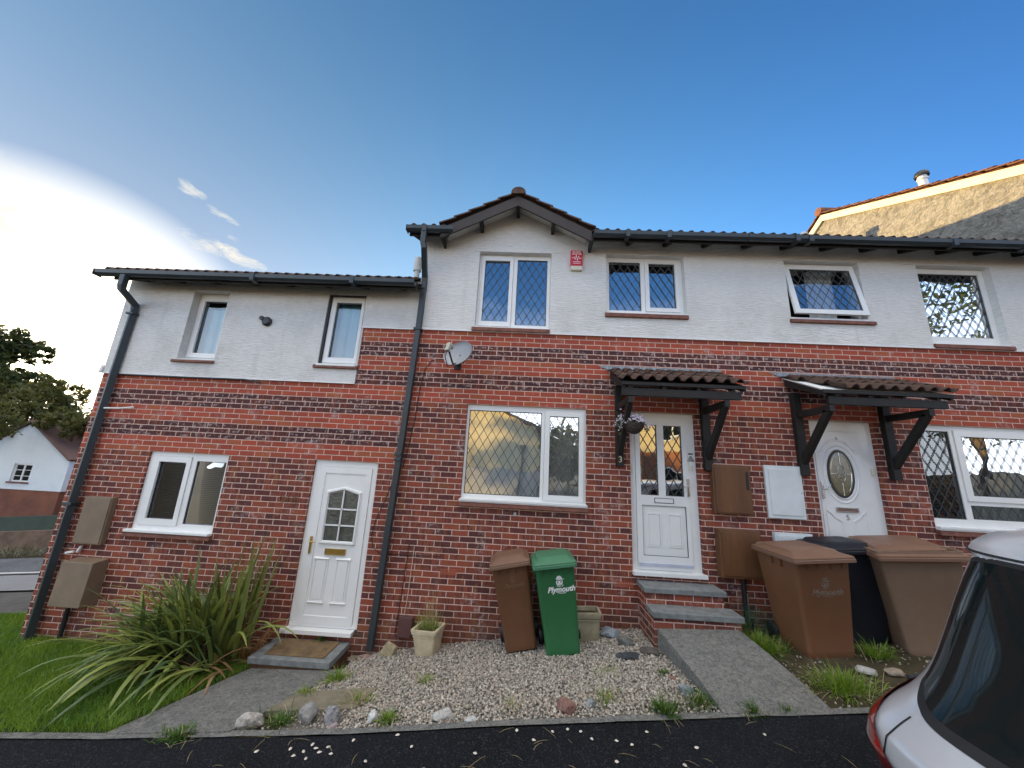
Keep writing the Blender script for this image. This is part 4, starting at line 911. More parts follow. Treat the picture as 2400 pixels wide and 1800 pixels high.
# ================================================================== wheelie bins
def plast(name, c, dirt=.35, dc=None): return simple(name, c, .48, spec=.45, var=.10, scale=2.2, bump=.0006, bscale=300, dirt=dirt, dirtcol=dc or tuple(x*1.5+.02 for x in c), rvar=.1, stretch=(1, 1, .3))
def rrect(w, d, r, cx, cy_, z, n=5):
    pts = []
    for qx, qy, a0 in ((1, -1, -90), (1, 1, 0), (-1, 1, 90), (-1, -1, 180)):
        for k in range(n+1):
            a = R(a0+90*k/n); pts.append((cx+qx*(w/2-r)+r*math.cos(a), cy_+qy*(d/2-r)+r*math.sin(a), z))
    return pts
def wheelie(name, label, loc, rot, w, d, h, mat, lidmat=None, logo=None, logomat=None, lidtilt=0, group='wheelie bins by the doors', wheel=.10):
    t = thing(name, label, 'wheelie bin', loc, rot, group, local=True)
    lidmat = lidmat or mat
    dt, db = d*.93, d*.70; H = h*.905
    bk = d/2*.93     # back plane, nearly upright
    def yc(k): dd = db+(dt-db)*k; return bk-.03*(1-k)-dd/2
    lv = [(0, .90), (.02, 1), (.10, 1), (.11, .985), (.55, 1), (.86, 1), (.865, 1.0), (1., 1.0)]
    rg = []
    for k, f in lv:
        ww = (w*.77+(w*.93-w*.77)*k)*f; dd = (db+(dt-db)*k)*f
        rg.append(rrect(ww, dd, .045, 0, yc(k), H*k))
    b = MB().rings(rg)
    # reinforced rim with gussets under it
    b.rings([rrect(w*.95, dt*1.0, .04, 0, yc(1), H*.955), rrect(w*.985, dt*1.035, .04, 0, yc(1), H*.962), rrect(w*.985, dt*1.035, .04, 0, yc(1), H), rrect(w*.9, dt*.95, .04, 0, yc(1), H)])
    yf = yc(.9)-(db+(dt-db)*.9)/2
    for gx in (-.30, -.10, .12, .31):
        b.add([(gx*w-.004, yf-.004, H*.958), (gx*w+.004, yf-.004, H*.958), (gx*w+.004, yf-.03, H*.958), (gx*w-.004, yf-.03, H*.958), (gx*w-.004, yf+.008, H*.87), (gx*w+.004, yf+.008, H*.87)], [(3, 2, 5, 4), (0, 3, 4), (1, 5, 2)])
    xl = -(w*.93)/2
    for gy in (-.16, .04): b.box(xl-.020, xl+.004, gy*d-.006, gy*d+.006, H*.88, H*.958)
    body = b.build('bin_body', mat, t, smooth=True)
    # lid
    l = MB(); a = R(lidtilt)
    lw, ld = w*1.04, d*1.04; ly = yc(1)-.012
    rg = [rrect(lw*.99, ld*.99, .035, 0, ly, H-.035), rrect(lw, ld, .035, 0, ly, H-.032), rrect(lw, ld, .035, 0, ly, H-.004), rrect(lw*.985, ld*.985, .035, 0, ly, H), rrect(lw*.985, ld*.985, .035, 0, ly, H+.016), rrect(lw*.95, ld*.95, .035, 0, ly, H+.024),
          rrect(lw*.80, ld*.80, .05, 0, ly+.01, H+.035), rrect(lw*.74, ld*.72, .06, 0, ly+.02, H+.062), rrect(lw*.40, ld*.4, .06, 0, ly+.02, H+.070)]
    l.rings(rg)
    l.box(-lw*.30, -lw*.26, ly-ld*.30, ly-ld*.26, H+.03, H+.058); l.box(lw*.26, lw*.30, ly-ld*.30, ly-ld*.26, H+.03, H+.058)
    if lidtilt:
        yb = bk; out = []
        for v in l.v:
            dy, dz = v[1]-yb, v[2]-H; out.append((v[0]+ .02*math.sin(v[1]*9), yb+dy*math.cos(a)-dz*math.sin(a), H+dy*math.sin(a)+dz*math.cos(a)))
        l.v = out
    l.build('bin_lid', lidmat, t, smooth=True)
    MB().tube([(-w*.36, bk, H-.01), (-w*.36, bk+.05, H+.02), (w*.36, bk+.05, H+.02), (w*.36, bk, H-.01)], .014, 8).build('bin_handle', lidmat, t, smooth=True)
    for sgn in (-1, 1):
        MB().lathe([(.02, -.028), (wheel*.85, -.028), (wheel, -.018), (wheel, .018), (wheel*.85, .028), (.02, .028)], (sgn*(w*.385+.035), bk-.04, wheel-.01), 26, ax=(1, 0, 0)).build('bin_wheel', DARKMET, t, smooth=True)
    MB().tube([(-w*.42, bk-.04, wheel-.01), (w*.42, bk-.04, wheel-.01)], .012, 8).build('bin_axle', CHROME, t)
    if logo:
        k = .66; yl = yc(k)-(db+(dt-db)*k)/2-.003; sl_ = math.atan(((db+(dt-db))-(db))/H*.96)
        lx, lz, fs = logo
        rt_ = (R(90)+sl_*1.0, 0, 0)
        def yy(z): kk = z/H; return yc(kk)-(db+(dt-db)*kk)/2-.0025
        text_part('Plymouth', fs, (lx, yy(lz), lz), logomat, body, name='bin_lettering', extrude=.0008, shear=.30, bold=.0022*fs/.07, rot=(R(90)+sl_, 0, 0))
        text_part('City of', fs*.32, (lx-.01, yy(lz+fs*.42), lz+fs*.47), logomat, body, name='bin_lettering', extrude=.0006, shear=.2, bold=.0005, rot=(R(90)+sl_, 0, 0))
        e = MB(); s_ = fs/.08; ez = lz+fs*.62
        def P3(x, z): return (lx-.012*s_+x*s_, yy(ez+z*s_)-.0008, ez+z*s_)
        def poly(pts): 
            n = len(e.v); e.v += [P3(*p) for p in pts]; e.f.append(tuple(range(n, n+len(pts))))
        poly([(-.030, .0), (.030, .0), (.034, .010), (-.034, .010)]); poly([(-.034, .012), (.034, .012), (.038, .036), (-.038, .036)]) if False else None
        for xa in (-.034, -.012, .010): poly([(xa, .012), (xa+.022, .012), (xa+.024, .019), (xa-.001, .019)])
        for xa, xb in ((-.037, -.026), (-.012, .012), (.026, .037)): poly([(xa, .019), (xb, .019), (xb, .034), (xa, .034)])
        poly([(-.037, .034), (.037, .034), (.036, .040), (-.036, .040)])
        for i in range(9):   # foliate crest
            a1 = R(200-i*27); r1 = .020+.006*(i % 2); cx1, cz1 = .026*math.cos(a1)*.9, .062+.022*math.sin(a1)
            poly([(cx1+r1*.45*math.cos(t), cz1+r1*.45*math.sin(t)) for t in np.linspace(0, 2*math.pi, 7)[:-1]])
        poly([(.030, .050), (.058, .054), (.058, .058), (.030, .058)]); poly([(-.012, .048), (.012, .048), (.008, .072), (-.006, .076)])
        sw = [(-.032, -.155), (.0, -.163), (.045, -.166), (.062, -.158), (.064, -.146)]
        for i in range(4):
            (xa, za), (xb, zb) = sw[i], sw[i+1]
            fa = .5; za = za*.9+.06; zb = zb*.9+.06; dd = math.hypot(xb-xa, zb-za); nx, nz = -(zb-za)/dd*.003, (xb-xa)/dd*.003
            poly([(xa+nx, za+nz), (xb+nx, zb+nz), (xb-nx, zb-nz), (xa-nx, za-nz)])
        e.build('bin_emblem', logomat, body)
    return t
PBROWN = plast('brown_bin_plastic', (.125, .056, .026), .25)
PBROWN2 = plast('faded_brown_bin_plastic', (.165, .072, .034), .4, (.17, .095, .055))
PTAN = plast('sun_bleached_bin_plastic', (.215, .135, .088), .5, (.24, .17, .12))
PGREEN = plast('green_bin_plastic', (.024, .130, .045), .2, (.04, .13, .06))
PGREENL = plast('green_lid_plastic', (.06, .20, .105), .3, (.10, .22, .13))
PBLACK = plast('black_bin_plastic', (.010, .012, .020), .1)
PBLID = plast('faded_brown_lid', (.19, .105, .068), .4, (.20, .125, .09))
FADE = simple('worn_print', (.21, .155, .115), .6, var=.35, scale=30)
FADE2 = simple('very_worn_print', (.17, .095, .055), .6, var=.2, scale=30)
wheelie('wheelie_bin', 'green wheelie bin with a white printed crest, on the gravel', (.555, -.40, -2.035), (0, R(-8.4), R(2)), .49, .54, 1.07, PGREEN, PGREENL, (.045, .70, .082), WHITEP)
wheelie('wheelie_bin', 'small narrow brown wheelie bin leaning beside the green one', (.085, -.27, -2.075), (0, R(-11.2), R(2)), .47, .53, 1.06, PBROWN, PBLID, (.02, .72, .060), FADE2)
wheelie('wheelie_bin', 'brown wheelie bin with worn white lettering, by the concrete path', (3.29, -.60, -1.785), (0, R(-5), R(0)), .62, .72, 1.10, PBROWN2, PBLID, (.01, .66, .084), FADE)
wheelie('wheelie_bin', 'large sun-bleached brown wheelie bin nearest the silver car', (4.42, -.66, -1.71), (0, R(-7.), R(-20)), .72, .80, 1.17, PTAN, PBLID, None, None, 4)
wheelie('wheelie_bin', 'black wheelie bin standing behind the two large brown bins', (3.93, -.36, -1.735), (0, R(-5), R(-4)), .58, .60, 1.10, PBLACK, PBLACK)

# ================================================================== pots
POTM = simple('cream_stoneware', (.56, .48, .32), .85, var=.18, scale=9, bump=.004, bscale=60, dirt=.45, dirtcol=(.30, .26, .18))
TROM = simple('mossy_stoneware', (.34, .31, .21), .88, var=.2, scale=9, bump=.004, bscale=60, dirt=.5, dirtcol=(.16, .16, .09))
def pot(name, label, loc, rot, wt, dt, wb, db, h, mat):
    t = thing(name, label, 'plant pot', loc, rot, None, local=True); b = MB()
    def ring(f, z, g_=0.): k = z/h; return rrect((wb+(wt-wb)*k)*f+g_, (db+(dt-db)*k)*f+g_, .03, 0, 0, z, 4)
    b.rings([ring(.97, 0), ring(1, .01), ring(1, h*.72), ring(1, h*.73, .012), ring(1, h*.765, .014), ring(1, h*.775), ring(1, h*.81), ring(1, h*.82, .022), ring(1, h*.97, .034), ring(1, h, .028), ring(1, h, -.03), ring(1, h*.86, -.04)])
    b.build('pot_body', mat, t, smooth=True)
    MB().add([(*p[:2], h*.88) for p in ring(.96, h*.86, -.035)], [tuple(range(20))]).build('pot_soil', EARTH, t)
    return t
p1 = pot('plant_pot', 'cream square plant pot holding half-dead grassy weeds, on the gravel', (-1.035, -.215, -2.265), (0, R(-4), R(-14)), .305, .27, .235, .21, .30, POTM)
p2 = pot('plant_pot', 'empty mossy stone trough standing behind the green wheelie bin', (.815, -.165, -2.03), (0, R(-3), 0), .45, .22, .40, .19, .345, TROM)

# ================================================================== leaf helpers
def ribbon(b, pts, widths, side, fold=.25, tint=None):
    """a folded strap leaf along pts"""
    n = len(pts); base = len(b.v)
    for i, p in enumerate(pts):
        d = (pts[min(i+1, n-1)]-pts[max(i-1, 0)]).normalized(); s_ = (side-d*side.dot(d))
        s_ = s_.normalized() if s_.length > 1e-4 else d.orthogonal().normalized(); up_ = s_.cross(d)
        w = widths[i]/2
        b.v += [tuple(p+s_*w+up_*w*fold), tuple(p), tuple(p-s_*w+up_*w*fold)]
    for i in range(n-1):
        for k in (0, 1):
            b.f.append((base+i*3+k, base+i*3+k+1, base+(i+1)*3+k+1, base+(i+1)*3+k)); b.t.append(tint if tint is not None else 0)
def arc_leaf(b, base, az, tilt, length, w, droop, tint, rr_, n=9, fold=.3, twist=.0):
    d = Vector((math.cos(az)*math.sin(tilt), math.sin(az)*math.sin(tilt), math.cos(tilt)))
    p = Vector(base); pts = [p.copy()]; ws = [w*.55]
    for i in range(1, n):
        k = i/(n-1); p = p+d*(length/(n-1)); pts.append(p.copy()); ws.append(w*(math.sin(math.pi*min(1, .30+.70*k)))**.7 if k < .999 else .001)
        d = (d+Vector((0, 0, -1))*droop*(.25+k*1.4)/(n-1)+Vector((rr_.uniform(-1, 1), rr_.uniform(-1, 1), 0))*.04).normalized()
    sd_ = Vector((-math.sin(az+twist), math.cos(az+twist), rr_.uniform(-.25, .25)))
    ribbon(b, pts, ws, sd_, fold, tint)
PHLEAF = leaf_mat('strap_leaf', (.055, .105, .045), (.33, .38, .085), .15, rough=.32)
DEADL = leaf_mat('dead_strap_leaf', (.20, .085, .035), (.32, .22, .11), .2, rough=.7)
GRASSM = leaf_mat('grass_blade', (.065, .17, .022), (.26, .38, .04), .35)
WEEDM = leaf_mat('weed_leaf', (.035, .095, .015), (.11, .20, .035), .3)
STRAWM = leaf_mat('dry_straw', (.36, .29, .15), (.50, .42, .24), .2, rough=.8)
# New Zealand flax
rp = random.Random(11)
fl = thing('flax_plant', 'large clump of green and yellow-edged strap leaves arching over the lawn', 'flax plant', (-3.85, -.42, -2.47))
b = MB()
for i in range(300):
    x0 = -3.75+rp.gauss(0, .22); y0 = -.42+rp.gauss(0, .10)
    az = rp.uniform(0, 2*math.pi) if rp.random() < .45 else R(rp.gauss(222, 42))
    tl = R(rp.uniform(6, 58)); ln = rp.uniform(.75, 1.3); dr = rp.uniform(.7, 2.5)
    if math.sin(az) > .2 and y0+ln*.5*math.sin(az)*math.sin(tl) > -.1: az = -az
    if math.cos(az) > .3: tl *= .55; ln *= .95; dr *= .7
    arc_leaf(b, (x0, y0, -2.46), az, tl, ln, rp.uniform(.040, .070), dr, rp.random()**1.35, rp, 10)
for i in range(28):   # upright leaves on the right side of the clump
    arc_leaf(b, (-3.45+rp.gauss(0, .12), -.36+rp.gauss(0, .06), -2.45), R(rp.uniform(-60, 60)), R(rp.uniform(3, 20)), rp.uniform(1.1, 1.55), rp.uniform(.035, .055), rp.uniform(.1, .6), rp.uniform(.1, .8), rp, 10)
for az, tl, ln, dr in ((-22, 34, 1.15, 2.4), (-8, 45, 1.0, 2.0), (-50, 40, 1.0, 1.6)): arc_leaf(b, (-3.35, -.40, -2.3), R(az), R(tl), ln, .05, dr, .6, rp, 10)
b.v = [(x, min(y, -.015), max(z, float(gz(x, y))+.02)) for x, y, z in b.v]
b.build('green_leaves', PHLEAF, fl, smooth=False)
b = MB()
for i in range(70):
    arc_leaf(b, (-3.75+rp.gauss(0, .30), -.42+rp.gauss(0, .10), -2.47), R(rp.uniform(150, 400)), R(rp.uniform(35, 80)), rp.uniform(.3, .8), rp.uniform(.02, .045), rp.uniform(1., 2.6), rp.random(), rp, 8, .2)
for i in range(16): arc_leaf(b, (-3.12+rp.gauss(0, .08), -.32+rp.gauss(0, .06), -2.45), R(rp.uniform(0, 360)), R(rp.uniform(5, 40)), rp.uniform(.3, .6), rp.uniform(.025, .05), rp.uniform(.3, 1.5), rp.random()*.5, rp, 8, .2)
b.v = [(x, min(y, -.015), max(z, float(gz(x, y))+.015)) for x, y, z in b.v]
b.build('dead_leaves', DEADL, fl)
b = MB().lathe([(.38, 0), (.30, .22), (.16, .42), (0, .5)], (-3.75, -.40, -2.52), 14); b.build('root_crown', soil_mat('flax_base', (.05, .045, .02), (.03, .025, .015)), fl)

# ================================================================== lawn grass and gravel (uncountable)
rs = np.random.RandomState(5)
def blades(name, X, Y, Z, Hh, Wd, mat, lean=.5, parent=None, tint=None, kind='stuff'):
    n = len(X); a = rs.uniform(0, 2*np.pi, n); la = rs.uniform(0, 2*np.pi, n); lm = np.abs(rs.normal(0, lean, n))*Hh
    v = np.zeros((n, 5, 3)); dx, dy = np.cos(a)*Wd/2, np.sin(a)*Wd/2
    lx, ly = np.cos(la)*lm, np.sin(la)*lm
    for k, (f, wv) in enumerate(((0, 1), (0, -1), (.55, .8), (.55, -.8), (1, 0))):
        ff = f*f
        v[:, k, 0] = X+dx*wv+lx*ff; v[:, k, 1] = Y+dy*wv+ly*ff; v[:, k, 2] = Z+Hh*f*(1-.12*ff)
    base = np.arange(n)[:, None]*5
    quads = base+np.array([0, 1, 3, 2]); tris = base+np.array([2, 3, 4])
    me = bpy.data.meshes.new(name); me.vertices.add(n*5); me.vertices.foreach_set('co', v.ravel())
    loops = np.concatenate([np.concatenate([quads, tris], 1).ravel()]); me.loops.add(len(loops)); me.loops.foreach_set('vertex_index', loops)
    me.polygons.add(2*n); ls = (np.arange(n)[:, None]*7+np.array([0, 4])).ravel(); me.polygons.foreach_set('loop_start', ls)
    me.update(calc_edges=True)
    tt = rs.random(n) if tint is None else tint
    at = me.attributes.new('tint', 'FLOAT', 'FACE'); at.data.foreach_set('value', np.repeat(tt, 2).astype(np.float32))
    me.materials.append(mat); o = bpy.data.objects.new(name, me); COL.objects.link(o)
    if parent: o.parent = parent
    if kind: o['kind'] = kind
    return o
n = 105000
X = rs.uniform(-12.5, -2.7, n); Y = rs.uniform(-1.6, .85, n)
edge = np.where(Y > -.45, -3.02, -2.98+(Y+.45)*.34)
keep = (X < edge) & ~((Y > -.012) & (X > -6.47)); X, Y = X[keep], Y[keep]
from math import sin
clump = np.sin(X*3.1+1)*np.cos(Y*4.3+X)+.6*np.sin(X*9+Y*7)
Hh = (.055+.035*(clump+1.6)/3.2+rs.uniform(0, .04, len(X)))*np.where(X < -6.6, .8, 1)
blades('grass', X, Y, gz(X, Y), Hh, rs.uniform(.004, .008, len(X)), GRASSM, .6, tint=np.clip(.35+.25*clump+rs.normal(0, .22, len(X)), 0, 1))

def pebbles(name, X, Y, Z, sz, mat, kind='stuff', tint=None):
    n = len(X)
    oc = np.array([(1, 0, 0), (.35, .9, .1), (-.6, .75, -.1), (-1, 0, 0), (-.4, -.85, .1), (.5, -.8, -.1), (.15, .1, .75), (-.1, -.1, -.6)])
    fc = [(0, 1, 6), (1, 2, 6), (2, 3, 6), (3, 4, 6), (4, 5, 6), (5, 0, 6), (1, 0, 7), (2, 1, 7), (3, 2, 7), (4, 3, 7), (5, 4, 7), (0, 5, 7)]
    v = np.repeat(oc[None], n, 0)*(1+rs.uniform(-.28, .28, (n, 8, 3)))
    v *= (sz[:, None]*np.stack([rs.uniform(.7, 1.15, n), rs.uniform(.55, .9, n), rs.uniform(.5, .95, n)], 1))[:, None, :]
    q = rs.normal(size=(n, 4)); q[:, 1:3] *= .45; q /= np.linalg.norm(q, axis=1)[:, None]; w_, x_, y_, z_ = q.T
    Rm = np.stack([1-2*(y_*y_+z_*z_), 2*(x_*y_-z_*w_), 2*(x_*z_+y_*w_), 2*(x_*y_+z_*w_), 1-2*(x_*x_+z_*z_), 2*(y_*z_-x_*w_), 2*(x_*z_-y_*w_), 2*(y_*z_+x_*w_), 1-2*(x_*x_+y_*y_)], 1).reshape(n, 3, 3)
    v = np.einsum('nij,nkj->nki', Rm, v)+np.stack([X, Y, Z], 1)[:, None, :]
    f = (np.array(fc)[None]+np.arange(n)[:, None, None]*8).reshape(-1)
    me = bpy.data.meshes.new(name); me.vertices.add(n*8); me.vertices.foreach_set('co', v.ravel())
    me.loops.add(len(f)); me.loops.foreach_set('vertex_index', f); me.polygons.add(n*12); me.polygons.foreach_set('loop_start', np.arange(0, len(f), 3)); me.update(calc_edges=True)
    tt = rs.random(n) if tint is None else tint
    at = me.attributes.new('tint', 'FLOAT', 'FACE'); at.data.foreach_set('value', np.repeat(tt, 12).astype(np.float32))
    me.materials.append(mat); o = bpy.data.objects.new(name, me); COL.objects.link(o)
    if kind: o['kind'] = kind
    return o
PEB = attr_mat('gravel_chips', [(0, (.17, .165, .155)), (.22, (.37, .345, .29)), (.5, (.50, .465, .39)), (.72, (.40, .31, .255)), (1, (.68, .65, .57))], .85, .002)
n = 26000
X = rs.uniform(-2.08, 1.75, n); Y = rs.uniform(-1.6, -.01, n)
pl = -1.95+(Y+.45)*.33*np.where(Y < -.45, 1, 0)
keep = (X > pl+.02*rs.normal(size=n)) & (X < np.where(Y > -.53, 1.56, 1.60+(-.53-Y)*.11))
# thinner where weeds and the sunk slab lie
keep &= ~((X < -1.45) & (Y < -1.0) & (rs.random(n) < .80)); keep &= ~((Y < -1.47) & (rs.random(n) < .35))
X, Y = X[keep], Y[keep]; sz = rs.uniform(.009, .0215, len(X))
pebbles('gravel', X, Y, gz(X, Y)+rs.uniform(.0, .016, len(X)), sz, PEB)
n = 6000; X = rs.uniform(2.5, 8.3, n); Y = rs.uniform(-1.6, -.02, n); dens = np.sin(X*2.3)*np.cos(Y*3.1)+.3
keep = (rs.random(n) < np.clip(.35+.5*dens, .05, 1)) & (X > 2.62+(Y+1.6)*-.05); X, Y = X[keep], Y[keep]
pebbles('gravel', X, Y, gz(X, Y)+rs.uniform(0, .01, len(X)), rs.uniform(.008, .018, len(X)), PEB, tint=rs.uniform(0, .75, len(X)))
# loose chips kicked on to the asphalt
chip_v = None
rc = random.Random(3)
spots = [(-1.55, -1.76), (-1.50, -1.80), (-1.58, -1.83), (-1.45, -1.84), (-1.41, -1.79), (-1.63, -1.87), (-1.35, -1.86), (-1.52, -1.90), (-1.70, -1.80), (-1.24, -1.73), (-.25, -1.93), (.18, -1.82), (.62, -1.83), (.80, -1.86), (.55, -1.75), (.45, -1.72), (.90, -1.90), (.33, -1.74), (1.05, -1.78), (-.75, -1.83), (-1.95, -1.82), (-.9, -1.70), (.05, -1.71), (1.35, -1.95), (1.2, -2.1), (.75, -2.05), (-.6, -2.05), (-1.9, -2.02), (1.9, -1.85), (1.75, -2.25), (-2.9, -2.05), (-1.05, -1.95)]
proto = None
for i, (x, y) in enumerate(spots):
    if i % 4 == 0:
        b = MB(); r_ = random.Random(i); ic = [(1, 0, 0), (.4, .9, 0), (-.6, .8, .1), (-1, -.1, 0), (-.3, -.9, 0), (.6, -.7, .1), (.1, .1, .6), (0, 0, -.5)]
        b.add([(p[0]*r_.uniform(.011, .017), p[1]*r_.uniform(.008, .013), p[2]*.014) for p in ic], [(0, 1, 6), (1, 2, 6), (2, 3, 6), (3, 4, 6), (4, 5, 6), (5, 0, 6), (1, 0, 7), (2, 1, 7), (3, 2, 7), (4, 3, 7), (5, 4, 7), (0, 5, 7)])
        proto = b.build('gravel_chip', simple('pale_chip', (.62, .57, .50), .8, var=.15) if i == 0 else proto.data.materials[0]); o = proto
    else: o = proto.copy(); COL.objects.link(o)
    o.location = (x, y, float(gz(x, y))+.008); o.rotation_euler = (0, 0, rc.uniform(0, 6)); o.scale = (1.2, 1.2, 1.2)
    tag(o, 'pale gravel chip lying loose on the dark asphalt', 'gravel chip', 'gravel chips scattered on the road')

# ================================================================== stones
def rock_mesh(seed, sx, sy_, sz_, flat=False, sub=3):
    bm = bmesh.new(); bmesh.ops.create_icosphere(bm, subdivisions=sub, radius=1); r_ = random.Random(seed)
    pl_ = []
    for i in range(13):
        v = Vector((r_.gauss(0, 1), r_.gauss(0, 1), r_.gauss(0, 1))).normalized(); pl_.append((v, r_.uniform(.55, .88)))
    from mathutils import noise
    for v in bm.verts:
        p = v.co.normalized(); k = 1.
        for nrm, dd in pl_:
            q = p.dot(nrm)
            if q > 1e-3: k = min(k, dd/q)
        k *= 1+.09*noise.noise(p*3+Vector((seed, 0, 0)))+.05*noise.noise(p*9+Vector((0, seed, 0)))
        v.co = Vector((p.x*k*sx, p.y*k*sy_, p.z*k*sz_))
    b = MB(); b.v = [tuple(v.co) for v in bm.verts]; b.f = [tuple(v.index for v in f.verts) for f in bm.faces]; bm.free(); return b
def rock(label, x, y, sx, sy_, sz_, mat, seed, rz=0, up_=.4, rx_=0, group='stones edging the front beds', name='stone'):
    o = rock_mesh(seed, sx, sy_, sz_).build(name, mat); o.location = (x, y, float(gz(x, y))+sz_*up_); o.rotation_euler = (rx_, 0, rz)
    tag(o, label, 'stone', group); return o
def rmat(name, a, b_, sc=20): return simple(name, a, .9, var=.3, scale=sc, bump=.006, bscale=50, dirt=.8, dirtcol=b_)
RG = rmat('grey_stone', (.20, .20, .195), (.36, .36, .34)); RW = rmat('whitish_stone', (.50, .52, .52), (.25, .26, .26)); RP = rmat('purple_brown_stone', (.20, .105, .085), (.27, .18, .14))
RC = rmat('cream_stone', (.36, .30, .18), (.24, .21, .13)); RD = rmat('dark_slate', (.030, .036, .045), (.075, .08, .085)); RB = rmat('blue_grey_stone', (.20, .24, .27), (.36, .39, .40)); RS = rmat('speckled_stone', (.27, .27, .28), (.035, .035, .04), 55)
rock('pale layered grey stone at the corner of the left path', -2.24, -1.50, .115, .075, .070, rmat('layered_stone', (.40, .38, .35), (.16, .15, .14), 30), 1, .3)
rock('grey pointed stone standing beside the black-speckled stone', -1.76, -1.46, .095, .07, .10, RG, 2, .4)
rock('upright black-speckled stone on the road edge', -1.53, -1.50, .078, .065, .105, RS, 3)
rock('small smooth pink-grey stone under the black-speckled one', -1.49, -1.57, .050, .035, .032, rmat('pinkish_pebble', (.30, .24, .25), (.36, .32, .30)), 4)
rock('white quartz stone beside a bright grass tuft', -1.18, -1.50, .055, .05, .065, RW, 5)
rock('wide flat grey-white stone lying along the kerb', -.57, -1.53, .115, .06, .060, rmat('mixed_grey_stone', (.42, .42, .40), (.24, .22, .20)), 6, .1)
rock('low whitish stone at the right end of the wide grey one', -.33, -1.57, .065, .035, .025, RW, 7, .1)
rock('round purple-brown stone on the road edge', .47, -1.50, .088, .075, .085, RP, 8)
rock('small blue-grey stone right of the purple-brown one', .68, -1.44, .055, .045, .050, RB, 9)
rock('white lump on the gravel by the wall right of the plant pot', -.70, -.12, .028, .022, .022, RW, 10)
rock('cream slab of stone leaning on the wall beside the downpipe', -1.53, -.14, .125, .05, .125, RC, 11, -.1)
rock('flat reddish stone under the foot of the long downpipe', -1.80, -.12, .075, .065, .03, rmat('red_flat_stone', (.27, .17, .14), (.2, .17, .14)), 12)
rock('low grey-brown stone between the low step and the downpipe', -1.97, -.12, .09, .05, .035, rmat('dull_stone', (.20, .17, .12), (.14, .12, .09)), 13)
rock('blue-grey veined rock at the corner of the wall and steps', 1.17, -.17, .135, .10, .085, RB, 14, .2)
rock('dark mossy rock in front of the veined rock', 1.30, -.38, .13, .085, .055, rmat('mossy_dark_rock', (.12, .125, .115), (.22, .22, .19)), 15, -.3)
o = rock('flat black slate slab lying on the gravel', 1.24, -.68, .145, .105, .035, RD, 16, .12, .5)
rock('broken dark stone between the slate slab and the path', 1.48, -.62, .085, .11, .05, rmat('brown_dark_stone', (.09, .08, .07), (.05, .05, .05)), 17, .9)
rock('pale blue-grey stone beside the foot of the right path', 1.55, -1.33, .065, .06, .065, RB, 18)
rock('small brown stone beside the pale one at the path foot', 1.52, -1.12, .035, .03, .03, RP, 19)
rock('whitish grey stone in front of the lettered brown bin', 3.36, -1.10, .105, .065, .055, rmat('pale_grey_stone', (.36, .35, .35), (.24, .23, .23)), 20)
rock('tan stone beside the whitish grey stone near the bins', 3.56, -1.13, .09, .06, .05, rmat('tan_stone', (.29, .24, .18), (.2, .17, .14)), 21)
rock('dark slate stone nearest the car', 3.72, -1.22, .11, .07, .045, RD, 22)
# slab sunk in the gravel, white disc, stake
b = MB(); sp = [(-2.13, -.98), (-1.34, -.97), (-1.42, -1.33), (-2.24, -1.33)]
tp_ = [(x, y, float(gz(x, y))+.028) for x, y in sp]; b.add(tp_+[(x, y, z-.05) for x, y, z in tp_], [(0, 3, 2, 1), (0, 1, 5, 4), (1, 2, 6, 5), (2, 3, 7, 6), (3, 0, 4, 7)])
tag(b.build('paving_slab', simple('old_paving_slab', (.20, .175, .125), .92, var=.25, scale=9, bump=.006, bscale=50, dirt=.6, dirtcol=(.13, .13, .08)), bevel=.006), 'worn brown paving slab sunk in the gravel beside the left path', 'paving slab')
b = MB(); b.lathe([(.045, 0), (.047, .004), (.04, .008), (0, .008)], (0, 0, 0), 20); o = b.build('plastic_lid', WHITEP); o.location = (2.27, -1.25, -1.812); o.rotation_euler = (R(4), R(-3), 0); tag(o, 'small flat white plastic lid lying on the right-hand path', 'plastic lid')
b = MB().box(2.86, 2.92, -.05, -.02, -1.85, -1.43); tag(b.build('wooden_stake', simple('grey_weathered_wood', (.22, .20, .16), .85, var=.3, scale=10), bevel=.004), 'short grey wooden stake against the wall beside the brown bin', 'stake')

